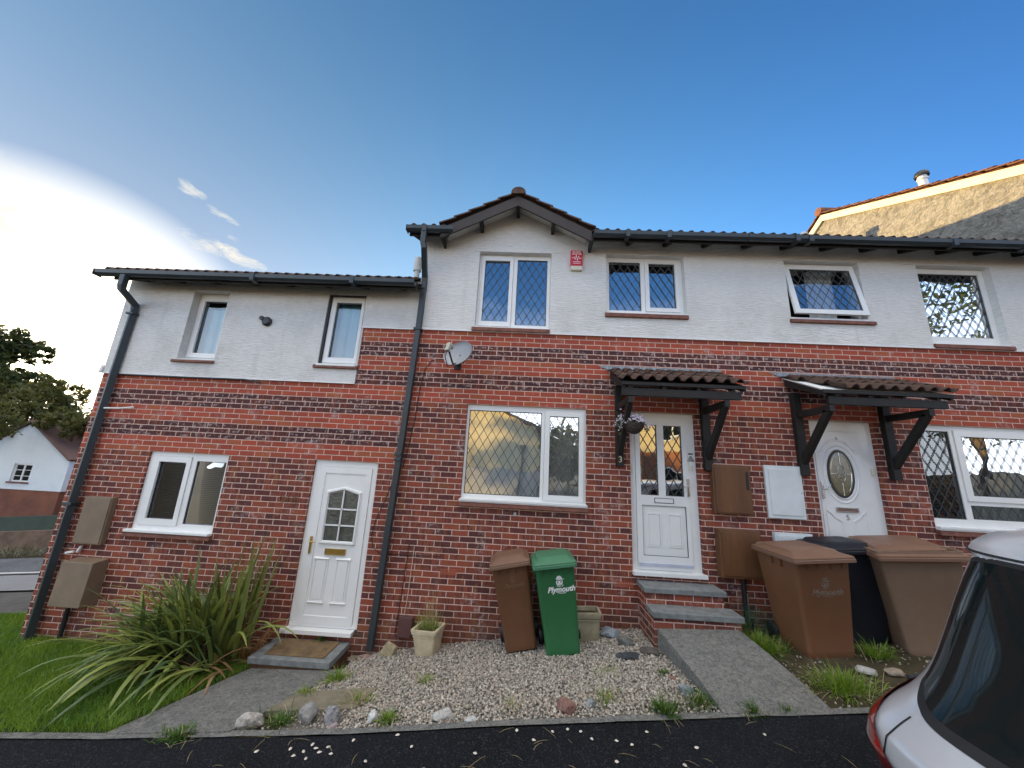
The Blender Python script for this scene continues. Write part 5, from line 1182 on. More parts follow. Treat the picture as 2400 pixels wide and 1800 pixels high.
# ================================================================== weeds
def tuft(label, x, y, n_, h, spread, mat=WEEDM, broad=0, straw=0, name='weed_clump', cat='weed', w=.006, droop=1.2, tl=(5, 60), z=None, sub='weed_leaves'):
    z = float(gz(x, y)) if z is None else z; t = thing(name, label, cat, (x, y, z), group='weeds along the kerb and paths')
    r_ = random.Random(int(abs(x*1000+y*777))); b = MB()
    for i in range(n_):
        a = r_.uniform(0, 6.28); rr_ = abs(r_.gauss(0, spread*.5)); arc_leaf(b, (x+rr_*math.cos(a), y+rr_*math.sin(a)*.6, z-.005), a+r_.uniform(-.6, .6), R(r_.uniform(*tl)), h*r_.uniform(.5, 1.1), w*r_.uniform(.7, 1.4), droop*r_.uniform(.5, 1.3), r_.random(), r_, 6, .3)
    for i in range(broad):
        a = r_.uniform(0, 6.28); rr_ = abs(r_.gauss(0, spread*.3)); arc_leaf(b, (x+rr_*math.cos(a), y+rr_*math.sin(a)*.6, z), a, R(r_.uniform(20, 65)), h*r_.uniform(.5, .8), .026*r_.uniform(.7, 1.3), .9, r_.random(), r_, 6, .35)
    b.v = [(p[0], min(p[1], -.004), p[2]) for p in b.v]
    b.build(sub, mat, t)
    if straw:
        b = MB()
        for i in range(straw):
            a = r_.uniform(0, 6.28); arc_leaf(b, (x+r_.gauss(0, spread*.5), y+r_.gauss(0, spread*.3), z), a, R(r_.uniform(20, 80)), h*r_.uniform(.7, 1.5), .0035, 1., r_.random(), r_, 6, .1)
        b.v = [(p[0], min(p[1], -.004), max(p[2], float(gz(p[0], p[1]))+.004)) for p in b.v]
        b.build('dry_stems', STRAWM, t)
    return t
tuft('mossy green weed patch spilling over the kerb at the left path', -2.72, -1.64, 240, .085, .17, broad=60, straw=26, droop=2)
tuft('bushy weeds with broad leaves at the foot of the right path', 1.28, -1.57, 110, .14, .14, broad=34, straw=10)
tuft('feathery green weeds against the left edge of the right path', 1.60, -1.50, 190, .15, .11, straw=10, w=.005)
tuft('green weed tuft at the road end of the right path', 1.97, -1.61, 120, .09, .11, broad=10, straw=8)
tuft('small dark weed tuft right of the one ending the path', 2.26, -1.60, 70, .065, .08, broad=6, straw=6)
tuft('tall grass clump with seed stems in front of the bins', 2.92, -1.36, 420, .22, .26, GRASSM, 0, 60, w=.006, droop=1.6)
tuft('long grass growing between the right path and the brown bin', 2.66, -.62, 620, .20, .26, GRASSM, 0, 60, w=.006, droop=1.6)
tuft('grass growing up against the brick side of the steps', 2.70, -.20, 260, .20, .16, GRASSM, 0, 20)
tuft('sparse grass tuft on the gravel beside the low step', -1.88, -.72, 170, .15, .13, GRASSM, 0, 30)
tuft('thin grass between the left path and the sunk slab', -2.02, -1.02, 120, .11, .12, GRASSM, 0, 20)
tuft('straggly dry grass along the sunk slab', -1.42, -1.22, 60, .13, .16, GRASSM, 0, 60)
tuft('patchy weeds around the kerb stones on the left', -1.98, -1.50, 190, .10, .26, broad=12, straw=30)
tuft('bright green grass tuft beside the white quartz stone', -1.04, -1.53, 130, .11, .07, GRASSM, 0, 12)
tuft('faint grass tuft in the middle of the gravel', -.86, -.92, 60, .10, .10, GRASSM, 0, 24)
tuft('dry grass tuft on the gravel near the road edge', .02, -1.42, 14, .09, .07, GRASSM, 0, 34)
tuft('thin grass on the gravel by the purple-brown stone', .82, -1.40, 50, .13, .12, GRASSM, 0, 26)
tuft('sparse weeds on the gravel right of the green bin', .95, -.95, 36, .09, .14, GRASSM, 0, 24)
tuft('little green weed in front of the slate slab', 1.48, -1.02, 20, .08, .04, broad=12)
tuft('tiny weed sprouting under the white door sill of the lower house', -2.45, -.05, 60, .085, .05, broad=8, z=-2.285)
tuft('dark grass growing under the large bins', 3.72, -.80, 160, .20, .16, GRASSM, 0, 10)
# straws lying about on the asphalt
b = MB(); r_ = random.Random(9)
for i in range(46):
    x = r_.uniform(-2.6, 2.4); y = r_.uniform(-2.3, -1.66); a = r_.uniform(0, 6.28); L_ = r_.uniform(.05, .2)
    pts = [Vector((x+math.cos(a)*L_*k+.02*k*k, y+math.sin(a)*L_*k, float(gz(x, y))+.006+.01*math.sin(k*3))) for k in (0, .33, .66, 1)]
    ribbon(b, pts, [.002, .003, .003, .001], Vector((-math.sin(a), math.cos(a), 0)), .2, r_.random())
o = b.build('dry_straw', STRAWM, kind='stuff')
# blue-green shrub behind the brown bin
t = thing('shrub', 'small blue-green feathery shrub between the steps and the brown bin', 'shrub', (2.80, -.33, -1.80))
b = MB(); r_ = random.Random(21)
for i in range(900):
    c_ = Vector((2.80+r_.gauss(0, .10), -.30+r_.gauss(0, .07), -1.66+r_.gauss(0, .085))); arc_leaf(b, c_, r_.uniform(0, 6.28), R(r_.uniform(0, 90)), r_.uniform(.03, .06), .004, .5, r_.random(), r_, 4)
b.build('shrub_leaves', leaf_mat('blue_green_leaf', (.035, .095, .060), (.09, .17, .11), .25), t)
MB().tube([(2.80, -.30, -1.82), (2.79, -.30, -1.62)], .012, 6).build('shrub_stem', DARKW, t)
# plants in the cream pot
b = MB(); r_ = random.Random(5)
for i in range(170): arc_leaf(b, (r_.gauss(0, .075), r_.gauss(0, .05), .26), r_.uniform(0, 6.28), R(r_.uniform(0, 40)), r_.uniform(.08, .24), .004, r_.uniform(.2, 1.2), r_.random(), r_, 5)
o = b.build('pot_weeds', GRASSM, p1)
b = MB()
for i in range(60): arc_leaf(b, (r_.gauss(0, .07), r_.gauss(0, .05), .26), r_.uniform(0, 6.28), R(r_.uniform(0, 30)), r_.uniform(.15, .34), .003, r_.uniform(.1, .8), r_.random(), r_, 5)
for i in range(9):
    a = r_.uniform(0, 6.28); h0 = .28
    tp2 = Vector((.02+.03*math.cos(a), .02*math.sin(a), .27)); 
    q = tp2+Vector((.05*math.cos(a), .03*math.sin(a), .30+.12*r_.random())); b.tube([tp2, (tp2+q)/2+Vector((.01, 0, 0)), q], .0016, 4); b.t += [.5]*(len(b.f)-len(b.t))
    for k in range(3):
        m_ = tp2.lerp(q, .35+.2*k); b.tube([m_, m_+Vector((.06*math.cos(a+k*2), .03*math.sin(a+k), .07))], .0012, 4); b.t += [.5]*(len(b.f)-len(b.t))
b.build('dead_stems', STRAWM, p1)

# ================================================================== hanging basket
hb = thing('hanging_basket', 'dark wicker hanging basket of pale lilac flowers beside the number 3 post', 'hanging basket', (1.447, -.37, .52))
b = MB(); r_ = random.Random(8)
for k in range(11):
    z = .49+k*.0125; rr_ = .128*math.sqrt(max(.02, 1-((.625-z)/.14)**2)); pts = [(1.447+rr_*math.cos(t)+r_.gauss(0, .001), -.37+rr_*math.sin(t), z+.003*math.sin(t*8+k*1.6)) for t in np.linspace(0, 2*math.pi, 26)]
    b.tube(pts, .0075, 5, caps=False)
b.lathe([(.03, 0), (.07, .02), (.105, .06), (.12, .11), (.118, .13)], (1.447, -.37, .487), 20, cap=True)
b.build('wicker_bowl', simple('dark_wicker', (.045, .028, .022), .6, var=.4, scale=40), hb, smooth=True)
b = MB(); f_ = MB()
for i in range(520):
    a = r_.uniform(0, 6.28); q = math.sqrt(r_.random()); c_ = Vector((1.447+.135*q*math.cos(a), -.37+.13*q*math.sin(a), .63+.075*(1-q*q)*r_.random()+.01*r_.random()-(.03 if q > .85 else 0)))
    if r_.random() < .12: c_ = Vector((1.27+r_.gauss(0, .03), -.36+r_.gauss(0, .03), .60+r_.gauss(0, .05)))
    if r_.random() < .06: c_ = Vector((1.61+r_.gauss(0, .02), -.37+r_.gauss(0, .03), .57+r_.gauss(0, .03)))
    arc_leaf(b, c_, r_.uniform(0, 6.28), R(r_.uniform(10, 110)), .035, .016, .8, r_.random(), r_, 4)
    if r_.random() < .62:
        cc = c_+Vector((r_.gauss(0, .012), r_.gauss(0, .012)-.006, .026+.03*r_.random())); rr2 = r_.uniform(.006, .010)
        for k in range(5):
            t_ = k*1.2566+r_.random(); u1 = Vector((math.cos(t_), -.35+.2*r_.random(), math.sin(t_)*.8)).normalized()*rr2*1.5; u2 = Vector((-u1.z, 0, u1.x))*.5
            f_.add([cc, cc+u1*.6+u2, cc+u1*1.1, cc+u1*.6-u2], [(0, 1, 2, 3)], tint=r_.random())
b.build('basket_leaves', leaf_mat('basket_leaf', (.06, .12, .035), (.15, .22, .08), .3), hb)
f_.build('flowers', attr_mat('lilac_petals', [(0, (.62, .48, .66)), (.5, (.78, .68, .80)), (1, (.85, .82, .80))], .7), hb)
b = MB()
for a in (.5, 2.6, 4.7): b.tube([(1.447+.12*math.cos(a), -.37+.12*math.sin(a), .62), (1.43, -.37, .855)], .0018, 4)
b.tube([(1.43, -.37, .85), (1.38, -.37, .86)], .004, 5)
b.build('basket_chain', DARKMET, hb)

# ================================================================== car
SILV = simple('silver_paint', (.62, .64, .67), .30, metal=.35, var=.02, coat=.8); CARG = None
m, g = newmat('car_glass'); g.out(g.bsdf((.008, .014, .015), .05, 0, .35).outputs[0]); CARG = m
m, g = newmat('tail_lamp_red'); gx_ = g.noise(g.obj(), 9, 2)
g.out(g.bsdf(g.mix(g.ramp(gx_, .4, .6), (.42, .008, .010), (.20, .004, .006)), .07, 0, .8, None, 1.).outputs[0]); REDL = m
RUB = simple('tyre_rubber', (.015, .015, .016), .75)
CX, CY, CZ = 2.03, -3.47, -1.86
car = thing('parked_car', 'silver hatchback parked in the road by the right-hand bins', 'car', (CX, CY, CZ), (0, R(-4.5), R(0)), None, local=True)
# horizontal slices: z, rear x, front x, half width
SL = [(.20, .02, 3.95, .78), (.30, -.06, 4.02, .84), (.45, -.15, 4.06, .885), (.58, -.18, 4.06, .895), (.66, -.15, 4.03, .89), (.72, -.07, 4.0, .875), (.78, .025, 3.95, .85), (.83, .07, 3.85, .825), (.88, .105, 3.55, .80), (.93, .14, 3.2, .785), (1.0, .185, 3.0, .775), (1.1, .24, 2.87, .76), (1.25, .315, 2.6, .735), (1.4, .39, 2.34, .705), (1.48, .435, 2.2, .685), (1.54, .485, 2.08, .665), (1.58, .56, 1.98, .63), (1.61, .74, 1.8, .56)]
def cpt(z, t, off=0.):
    zs = [s_[0] for s_ in SL]; xr = np.interp(z, zs, [s_[1] for s_ in SL]); xf = np.interp(z, zs, [s_[2] for s_ in SL]); hw = np.interp(z, zs, [s_[3] for s_ in SL])
    n_ = 4.6; c_, s2 = math.cos(t), math.sin(t); xm = xr+1.3 if z < 1.5 else (xr+xf)/2; ax = (xm-xr) if c_ < 0 else (xf-xm)
    x = xm+ax*math.copysign(abs(c_)**(2/n_), c_); y = hw*math.copysign(abs(s2)**(2/n_), s2)
    nr = Vector((math.copysign(abs(c_)**(2-2/n_), c_)/max(ax, .1), math.copysign(abs(s2)**(2-2/n_), s2)/hw, .25)).normalized()
    return (x+nr.x*off, y+nr.y*off, z+nr.z*off*.3)
NT_ = 96; th_ = np.linspace(0, 2*math.pi, NT_, endpoint=False); zs_ = list(np.concatenate([np.linspace(.20, 1.5, 60), np.linspace(1.51, 1.61, 8)]))
b = MB().rings([[cpt(z, t) for t in th_] for z in zs_]); b.build('car_body', SILV, car, smooth=True)
def cpatch(name, z0, z1, t0, t1, off, mat, nz=14, nt=30, shape=None, parent=None):
    b = MB(); gr = []
    for j in range(nz+1):
        row = []
        for i in range(nt+1):
            u = i/nt; v = j/nz; a0, a1 = (t0, t1); zz0, zz1 = z0, z1
            if shape: a0, a1, zz0, zz1 = shape(u, v, t0, t1, z0, z1)
            row.append(cpt(zz0+(zz1-zz0)*v, a0+(a1-a0)*u, off))
        gr.append(row)
    n_ = len(gr[0]); b.v = [p for r_ in gr for p in r_]
    for j in range(nz):
        for i in range(nt): b.f.append((j*n_+i, j*n_+i+1, (j+1)*n_+i+1, (j+1)*n_+i))
    # thickness edge
    return b.build(name, mat, parent or car, smooth=True)
PI = math.pi
# rear is t = pi, the side towards the houses is t < pi
def rg_shape(u, v, t0, t1, z0, z1):
    k = (2*u-1); return t0, t1, z0+.11*abs(k)**3.0, z1-.03*abs(k)**4
cpatch('window_seal', .755, 1.495, 2.585, 2*PI-2.585, .004, RUB, nt=60, shape=rg_shape)
cpatch('rear_window', .785, 1.475, 2.635, 2*PI-2.635, .010, CARG, nt=60, shape=rg_shape)
cpatch('windscreen', .98, 1.47, -.95, .95, .006, CARG)
for s1 in (-1, 1):
    cpatch('side_window', .98, 1.42, s1*1.22, s1*1.66, .006, CARG); cpatch('side_window', .98, 1.42, s1*1.70, s1*1.93, .006, CARG)
def tl_shape(u, v, t0, t1, z0, z1):
    w_ = 1-.62*max(0, (v-.45)/.55)**1.6-.10*max(0, (.35-v)/.35); return t0, t0+(t1-t0)*w_, z0, z1
cpatch('tail_light', .36, .775, 1.75, 2.90, .016, REDL, nz=24, shape=tl_shape); cpatch('tail_light', .36, .775, 2*PI-1.75, 2*PI-2.90, .016, REDL, nz=24, shape=tl_shape)
cpatch('rear_bumper', .22, .34, 1.75, 2*PI-1.75, .025, simple('grey_bumper', (.12, .12, .125), .5))
cpatch('roof_seam', 1.502, 1.512, 2.0, 2*PI-2.0, .004, DARKMET)
cpatch('tailgate_seam', .44, .75, 2.80, 2.815, .003, DARKMET); cpatch('tailgate_seam', .44, .45, 2.80, 2*PI-2.80, .003, DARKMET)
MB().box(-.21, -.18, -.26, .26, .50, .61).build('number_plate', simple('yellow_plate', (.62, .50, .05), .4), car)
MB().beam((.02, .02, .83), (.10, -.40, .93), .02, .012).tube([(.06, .02, .80), (.0, .02, .815)], .025, 10).build('rear_wiper', DARKMET, car)
for wx in (.72, 3.25):
    for wy in (-.76, .76):
        w_ = MB().lathe([(.20, -.1), (.29, -.1), (.31, -.07), (.31, .07), (.29, .1), (.20, .1)], (wx, wy, .31), 28, ax=(0, 1, 0), cap=False).build('car_wheel', RUB, car, smooth=True)
        MB().lathe([(.05, 0), (.2, -.02), (.205, .05), (0, .06)], (wx, wy-.04 if wy < 0 else wy-.02, .31), 20, ax=(0, 1, 0)).build('wheel_rim', SILV, w_, smooth=True)
MB().box(.55, 1.1, -.55, .55, .55, .92).build('parcel_shelf', DARKMET, car)

# ================================================================== far house on the left, wall, fence, trees
WHT = render_mat('pale_blue_white_render', (.80, .86, .90), .15)
bh = thing('gabled_house', 'far white and brick gabled house beyond the road on the left', 'house', (-29, 19, -5))
GY = 16.
wo_ = [(-30.52, -29.35, -2.42, -1.37)]; wl_ = [(-31.3, -30.55, -4.75, -3.85)]
b = MB().plate(-33.9, -27.12, -2.85, -.95, wo_, GY, GY+.3); b.prism([(-33.9, -.95), (-27.12, -.95), (-30.25, 1.06)], 'y', GY, GY+.3); b.build('rendered_gable', WHT, bh)
BRF = soil_mat('distant_brick', (.25, .105, .065), (.17, .075, .055), 1.2, .01, 20)
MB().plate(-33.85, -27.2, -6.2, -2.85, wl_, GY+.04, GY+.34).build('brick_wall', BRF, bh)
MB().box(-27.2, -21.5, GY+1.6, GY+1.9, -6.2, -.9).build('brick_wall', BRF, bh); MB().box(-33.8, -21.5, GY+6, GY+6.3, -6.2, -.9).build('brick_wall', BRF, bh)
MB().prism([(GY+.3, -6.2), (GY+6.2, -6.2), (GY+6.2, -.9), (GY+.3, -.9)], 'x', -33.85, -33.6).prism([(GY+.3, -6.2), (GY+1.6, -6.2), (GY+1.6, -.9), (GY+.3, -.9)], 'x', -27.4, -27.15).build('brick_wall', BRF, bh)
for (a0, a1, c0_, c1_) in wo_+wl_:
    b = MB().plate(a0, a1, c0_, c1_, [(a0+.08, (a0+a1)/2-.04, c0_+.08, c1_-.08), ((a0+a1)/2+.04, a1-.08, c0_+.08, c1_-.08)], GY+.08, GY+.15)
    w_ = b.build('window', UPVC, bh); MB().box(a0+.05, a1-.05, GY+.12, GY+.13, c0_+.05, c1_-.05).build('pane', CARG, w_)
    MB().box(a0-.1, a1+.1, GY-.06, GY+.1, c0_-.09, c0_).build('sill', STONE, w_)
    b = MB(); zm = (c0_+c1_)/2; b.box(a0+.08, a1-.08, GY+.09, GY+.11, zm+.14, zm+.17).box(a0+.08, a1-.08, GY+.09, GY+.11, zm-.20, zm-.17); b.build('glazing_bar', UPVC, w_)
ROOFF = simple('far_brown_tiles', (.17, .10, .085), .85, var=.2, scale=3, stretch=(.3, 1, 8))
b = MB().prism([(-34.1, -1.15), (-30.25, 1.28), (-30.25, 1.14), (-34.0, -1.25)], 'y', GY-.15, GY+6.3).prism([(-26.95, -.98), (-30.25, 1.28), (-30.25, 1.14), (-27.05, -1.08)], 'y', GY-.15, GY+3.5)
b.prism([(GY+1.3, -1.05), (GY+4.2, 1.25), (GY+4.2, 1.12), (GY+1.35, -1.15)], 'x', -30.2, -21.2).prism([(GY+7, -1.05), (GY+4.2, 1.25), (GY+4.2, 1.12), (GY+7, -1.15)], 'x', -33.9, -21.2)
b.build('roof', ROOFF, bh)
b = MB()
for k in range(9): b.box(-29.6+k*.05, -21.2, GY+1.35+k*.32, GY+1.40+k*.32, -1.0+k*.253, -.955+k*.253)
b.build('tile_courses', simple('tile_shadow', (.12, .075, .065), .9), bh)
MB().box(-28.25, -28.0, GY+2.6, GY+2.85, .1, .75).box(-28.3, -27.95, GY+2.55, GY+2.9, .62, .70).build('flue', UPVC, bh)
def follow_wall(name, label, cat, x0, x1, y0, y1, h0, h1, th, mat, n=14):
    b = MB(); rg = []
    for i in range(n+1):
        k = i/n; x = x0+(x1-x0)*k; y = y0+(y1-y0)*k; z = float(gz(x, y)); rg.append([(x, y, z+h0), (x, y+th, z+h0), (x, y+th, z+h1), (x, y, z+h1)])
    b.rings(rg); return tag(b.build(name, mat), label, cat)
follow_wall('garden_wall', 'low brown brick garden wall across the far road on the left', 'wall', -30, -8.2, 5.9, 6.6, -.2, .50, .22, simple('distant_old_brick', (.13, .085, .06), .9, var=.35, scale=4))
follow_wall('garden_fence', 'dark green fence above the low garden wall on the left', 'fence', -30, -8.2, 6.15, 6.85, .0, .93, .06, simple('dark_green_fence', (.035, .055, .040), .8, var=.2, scale=3))
b = MB(); r_ = random.Random(4)
for i in range(2600):
    x = r_.uniform(-26, -9); y = 5.15+r_.random()*.6; z = float(gz(x, y)); arc_leaf(b, (x, y, z), r_.uniform(0, 6.28), R(r_.uniform(5, 70)), r_.uniform(.1, .32), .02, 1.2, r_.random(), r_, 4)
b.build('roadside_scrub', leaf_mat('scrub', (.07, .075, .045), (.17, .16, .10), .2), kind='stuff')

BARK = simple('bark', (.07, .05, .035), .9, var=.3, scale=3, bump=.02, bscale=12)
TREEL = [leaf_mat('tree_leaf', (.030, .052, .020), (.085, .10, .030), .45, rough=.55), leaf_mat('olive_tree_leaf', (.06, .075, .022), (.16, .15, .045), .45, rough=.55)]
def tree(label, base, lobes, leaf, size, mat, seed, trunk=.3, group='trees beyond the far house'):
    t = thing('tree', label, 'tree', base, group=group); r_ = np.random.RandomState(seed); bz = Vector(base)
    V = []; T = []
    # leaf clumps: shells of small leaf quads around random centres inside each lobe
    for (lx, ly, lz, rx_, ry_, rz_, nl) in lobes:
        nc = max(6, int(nl/34)); d = r_.normal(size=(nc, 3)); d /= np.linalg.norm(d, axis=1)[:, None]; rad = r_.uniform(.35, 1.0, nc)**.6
        cen = np.array([lx, ly, lz])+d*rad[:, None]*np.array([rx_, ry_, rz_])
        k = nl//nc; cr_ = r_.uniform(.25, .62, nc)*min(rx_, rz_)*.55
        p = np.repeat(cen, k, 0)+r_.normal(size=(nc*k, 3))*np.repeat(cr_, k)[:, None]*np.array([1, 1, .6])*.62
        V.append(p); T.append(np.clip(np.repeat(r_.random(nc), k)*.6+r_.random(nc*k)*.4, 0, 1))
    P_ = np.concatenate(V); T = np.concatenate(T); n_ = len(P_)
    a = r_.normal(size=(n_, 3)); a /= np.linalg.norm(a, axis=1)[:, None]; c_ = np.cross(a, r_.normal(size=(n_, 3))); c_ /= np.linalg.norm(c_, axis=1)[:, None]
    s_ = (leaf*r_.uniform(.6, 1.3, n_))[:, None]
    q = np.stack([P_+a*s_, P_+c_*s_*.5, P_-a*s_, P_-c_*s_*.5], 1)-np.array(base)
    me = bpy.data.meshes.new('crown'); me.vertices.add(n_*4); me.vertices.foreach_set('co', q.ravel()); me.loops.add(n_*4); me.loops.foreach_set('vertex_index', np.arange(n_*4)); me.polygons.add(n_); me.polygons.foreach_set('loop_start', np.arange(0, n_*4, 4)); me.update(calc_edges=True)
    at = me.attributes.new('tint', 'FLOAT', 'FACE'); at.data.foreach_set('value', T.astype(np.float32)); me.materials.append(mat)
    o = bpy.data.objects.new('crown', me); COL.objects.link(o); o.parent = t; ORG[o.name] = bz
    b = MB(); top = Vector(lobes[0][:3]); b.tube([bz, bz.lerp(top, .4)+Vector((.2, 0, 0)), bz.lerp(top, .75), top], [trunk, trunk*.8, trunk*.5, trunk*.15], 9)
    for l_ in lobes[1:]:
        e_ = Vector(l_[:3]); s0 = bz.lerp(top, .35+.3*r_.random()); b.tube([s0, s0.lerp(e_, .5)+Vector((0, 0, .3)), e_], [trunk*.45, trunk*.3, trunk*.08], 7)
    b.build('trunk', BARK, t); return t
def at_az(az, dist, z): return (-math.sin(R(az))*dist, math.cos(R(az))*dist-DIST, z)
def lobe(az, el, dist, r1, r2, r3, n_): x, y, z = at_az(az, dist, dist*math.tan(R(el))); return (x, y, z, r1, r2, r3, n_)
tree('tall broad dark tree standing against the low sun', at_az(60.5, 44, -6.5), [lobe(60.6, 7.4, 44, 3.0, 3, 2.4, 4200), lobe(58.3, 8.9, 43.5, 1.9, 2, .95, 1900), lobe(57.0, 8.2, 44, 1.3, 1.6, .75, 1100), lobe(62.5, 9.2, 44, 2.6, 2.4, 2.2, 2200), lobe(56.6, 5.4, 44, 1.9, 2, .9, 1900), lobe(58.5, 4.8, 43, 2.6, 2, 1.6, 2600), lobe(55.3, 4.6, 43, 1.3, 1.3, .7, 800), lobe(60, 2.8, 42, 3.4, 2.5, 2.0, 3000)], .17, 1, TREEL[0], 3, .42)
tree('rounded green tree right of the tall dark one', at_az(55.6, 40, -6.2), [lobe(55.6, 3.0, 40, 2.3, 2.3, 1.7, 3400), lobe(54.2, 4.6, 40, 1.15, 1.4, 1.3, 1100), lobe(56.9, 2.2, 39, 2.0, 2, 1.4, 1800), lobe(54.0, 2.0, 39, 1.2, 1.4, 1.3, 1200)], .15, 1, TREEL[1], 5, .3)
tree('low sunlit bushy tree behind the far house roof', at_az(52.2, 36, -5.8), [lobe(52.6, 2.0, 36, 1.8, 1.6, 1.0, 1900), lobe(50.6, 2.1, 36, 1.8, 1.5, .8, 1500), lobe(48.5, 1.5, 36, 1.8, 1.5, .8, 900)], .14, 1, TREEL[1], 6, .22)
tree('olive green bushy tree left of the far house gable', at_az(61, 34, -5.6), [lobe(61.2, 1.3, 34, 2.2, 1.8, 1.7, 2600), lobe(58.8, 1.6, 34, 1.9, 1.6, 1.3, 2000), lobe(64, 2, 34, 2, 2, 2, 1300)], .13, 1, TREEL[1], 7, .22)

# ================================================================== stepped neighbour behind the roof on the right
nb = thing('neighbour_house', 'taller neighbouring house whose roughcast gable catches the sun above the roof', 'house', (12.5, 4.7, -1.3))
RC_ = render_mat('roughcast_render', (.27, .26, .235), .0, coarse=True)
NA, NY, NS = 8.18, 4.73, .533
def nz(y): return NA-.22-NS*abs(y-NY)
MB().prism([(-.4, -2), (9.9, -2), (9.9, nz(9.9)), (NY, nz(NY)), (-.4, nz(-.4))], 'x', 9.02, 9.25).build('gable_wall', RC_, nb)
MB().box(9.25, 17, -.4, -.2, -2, nz(-.4)).box(9.25, 17, 9.7, 9.9, -2, nz(9.9)).prism([(-.2, -2), (9.7, -2), (9.7, nz(9.9)), (NY, nz(NY)), (-.2, nz(-.2))], 'x', 16.8, 17).build('rendered_wall', RC_, nb)
CREAM = simple('cream_bargeboard', (.74, .66, .48), .55, var=.1, scale=3, dirt=.3, dirtcol=(.45, .33, .2))
for yy_ in (-.75, 10.2): MB().prism([(NY, nz(NY)+.10), (NY, nz(NY)-.10), (yy_, nz(yy_)-.10), (yy_, nz(yy_)+.10)], 'x', 8.955, 9.018).build('bargeboard', CREAM, nb)
for sgn in (-1, 1):
    b = MB(); roof_slope(b, (8.90, NY+sgn*5.45, nz(NY+5.45)+.14), (1, 0, 0), (0, -sgn, NS), 8.2, 5.45/math.cos(math.atan(NS)), pitch_w=.30, hh=.05, rowstep=.33, seg=6, thick=.02, lap=.03); b.build('roof', TILER, nb)
MB().tube([(8.88, NY, NA+.0), (17.1, NY, NA+.0)], .13, 10).build('ridge_tiles', TILER, nb)
MB().lathe([(.085, 0), (.085, .62), (.10, .62), (.10, .66), (.085, .66), (.085, .74)], (9.42, 2.45, 6.62), 16).build('flue', simple('white_flue', (.66, .66, .66), .5), nb, smooth=True)
MB().lathe([(.13, 0), (.135, .03), (.12, .10), (.09, .13), (0, .13)], (9.42, 2.45, 7.34), 16).build('flue_cap', DARKMET, nb, smooth=True)

# ================================================================== across the street (seen mirrored in the windows)
oh = thing('house_opposite', 'cream rendered gabled house across the street, mirrored in the front windows', 'house', (-3.2, -15, -2.2))
CRM = render_mat('cream_render', (.70, .60, .36), .15)
OY = -11.9
def oz(x): return 3.92-.572*abs(x+3.2)
MB().prism([(-7.4, -.07), (.84, -.07), (.84, 1.32), (.84, oz(.84)), (-3.2, oz(-3.2)), (-7.4, oz(-7.4))], 'y', OY-.2, OY).build('gable_wall', CRM, oh)
MB().box(-7.38, .82, OY-.2, OY-.02, -2.6, -.07).build('grey_plinth', render_mat('grey_render', (.42, .42, .42), .2), oh)
MB().box(.62, .83, -20, OY-.2, -2.6, 1.3).box(-7.4, -7.2, -20, OY-.2, -2.6, 1.3).box(-7.2, .62, -20, -19.8, -2.6, 1.5).build('rendered_wall', CRM, oh)
b = MB()
for sgn in (-1, 1):
    xe = -3.2+sgn*4.4; b.prism([(-3.2, 4.08), (-3.2, 3.94), (xe, oz(xe)+.02), (xe, oz(xe)+.16)], 'y', -20.2, OY+.25)
b.build('roof', TILE, oh)
MB().tube([(.0, OY+.05, .9), (.0, OY+.05, -2)], .05, 8).build('downpipe', BARGEW, oh)
oh2 = thing('house_opposite', 'brick and cream house across the street, mirrored in the number 3 door', 'house', (9, -16, -1.6))
MB().box(5.55, 13, OY-.3, OY-.1, .95, 4.2).build('rendered_wall', CRM, oh2)
MB().box(5.57, 12.98, OY-.3, OY-.12, -1.9, .95).build('brick_wall', soil_mat('sunlit_brick', (.40, .18, .09), (.30, .12, .07), 1.5, .01, 20), oh2)
MB().box(5.55, 13, -19.8, -19.6, -1.9, 4.2).box(5.55, 5.75, -19.6, OY-.3, -1.9, 4.2).box(12.8, 13, -19.6, OY-.3, -1.9, 4.2).build('rendered_wall', CRM, oh2)
b = MB()
for sgn in (-1, 1): b.prism([(-15.8, 6.6), (-15.8, 6.45), (-15.8+sgn*4.2, 4.15), (-15.8+sgn*4.2, 4.3)], 'x', 5.3, 13.3)
b.prism([(-19.7, 4.2), (OY-.2, 4.2), (-15.8, 6.4)], 'x', 5.56, 12.9)
b.build('roof', TILE, oh2)
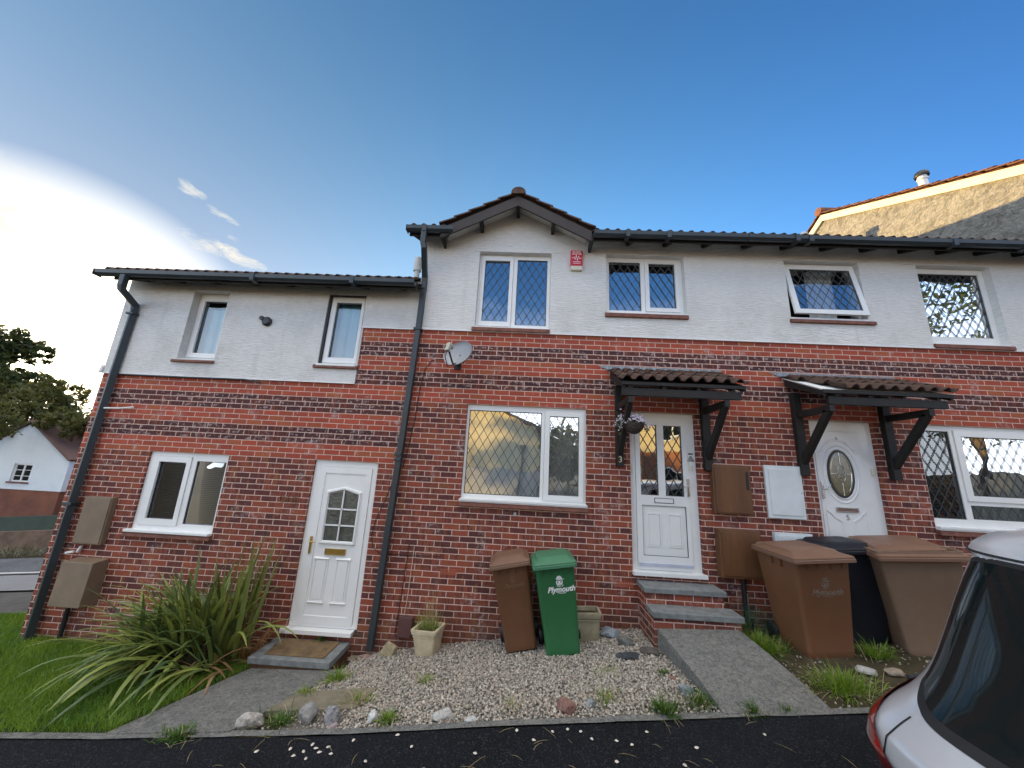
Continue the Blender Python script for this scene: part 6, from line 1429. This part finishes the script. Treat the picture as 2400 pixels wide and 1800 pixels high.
for wx in (6.4, 9.6):
    for wz in (-.9, 1.7):
        w_ = MB().plate(wx, wx+1.4, wz, wz+1.1, [(wx+.07, wx+.67, wz+.07, wz+1.03), (wx+.73, wx+1.33, wz+.07, wz+1.03)], OY-.06, OY-.13, back=False).box(wx, wx+.07, OY-.1, OY-.05, wz, wz+1.1).box(wx+.67, wx+.73, OY-.1, OY-.05, wz, wz+1.1).box(wx+1.33, wx+1.4, OY-.1, OY-.05, wz, wz+1.1).box(wx, wx+1.4, OY-.1, OY-.05, wz+1.03, wz+1.1).box(wx, wx+1.4, OY-.1, OY-.05, wz, wz+.07).build('window', UPVC, oh2)
        MB().box(wx+.05, wx+1.35, OY-.1, OY-.08, wz+.05, wz+1.05).build('pane', CARG, w_)
def tree_o(label, x, y, h, r_, seed, mat): tree(label, (x, y, -2.2), [(x, y, -2.2+h*.62, r_, r_, h*.3, 2600), (x+r_*.6, y+.5, -2.2+h*.5, r_*.7, r_*.7, h*.22, 1300), (x-r_*.6, y-.4, -2.2+h*.52, r_*.7, r_*.7, h*.22, 1300)], .18, 1, mat, seed, .22, 'trees across the street')
tree_o('green tree across the street between the two opposite houses', 3.0, -19, 5.2, 2.0, 31, TREEL[1])
tree_o('darker tree across the street behind the opposite houses', 1.6, -24, 6.0, 2.4, 32, TREEL[0])
tree_o('tall dark tree far across the street to the right', 21.5, -12.5, 14.5, 5.0, 33, TREEL[0])
tree_o('broad tree across the street beyond the brick house', 27, -9, 12, 5.0, 34, TREEL[0])
# indoor plant behind the ground-floor window of number 5
ip = thing('house_plant', 'orange and green leafy plant inside the large ground-floor window of number 5', 'house plant', (5.98, .32, -.5))
b = MB(); r_ = random.Random(2)
for i in range(420):
    c_ = Vector((6.0+r_.gauss(0, .10), .30+r_.gauss(0, .05), r_.uniform(-.42, .72))); arc_leaf(b, c_, r_.uniform(0, 6.28), R(r_.uniform(20, 120)), r_.uniform(.05, .10), .035, .9, r_.random(), r_, 4)
b.build('plant_leaves', leaf_mat('orange_leaf', (.05, .06, .02), (.50, .20, .06), .2), ip)
MB().tube([(5.98, .32, -.55), (6.0, .31, .1), (5.99, .3, .65)], .012, 6).lathe([(.07, 0), (.10, .16), (.0, .17)], (5.98, .32, -.55), 14).build('plant_pot_and_stem', STONE, ip)
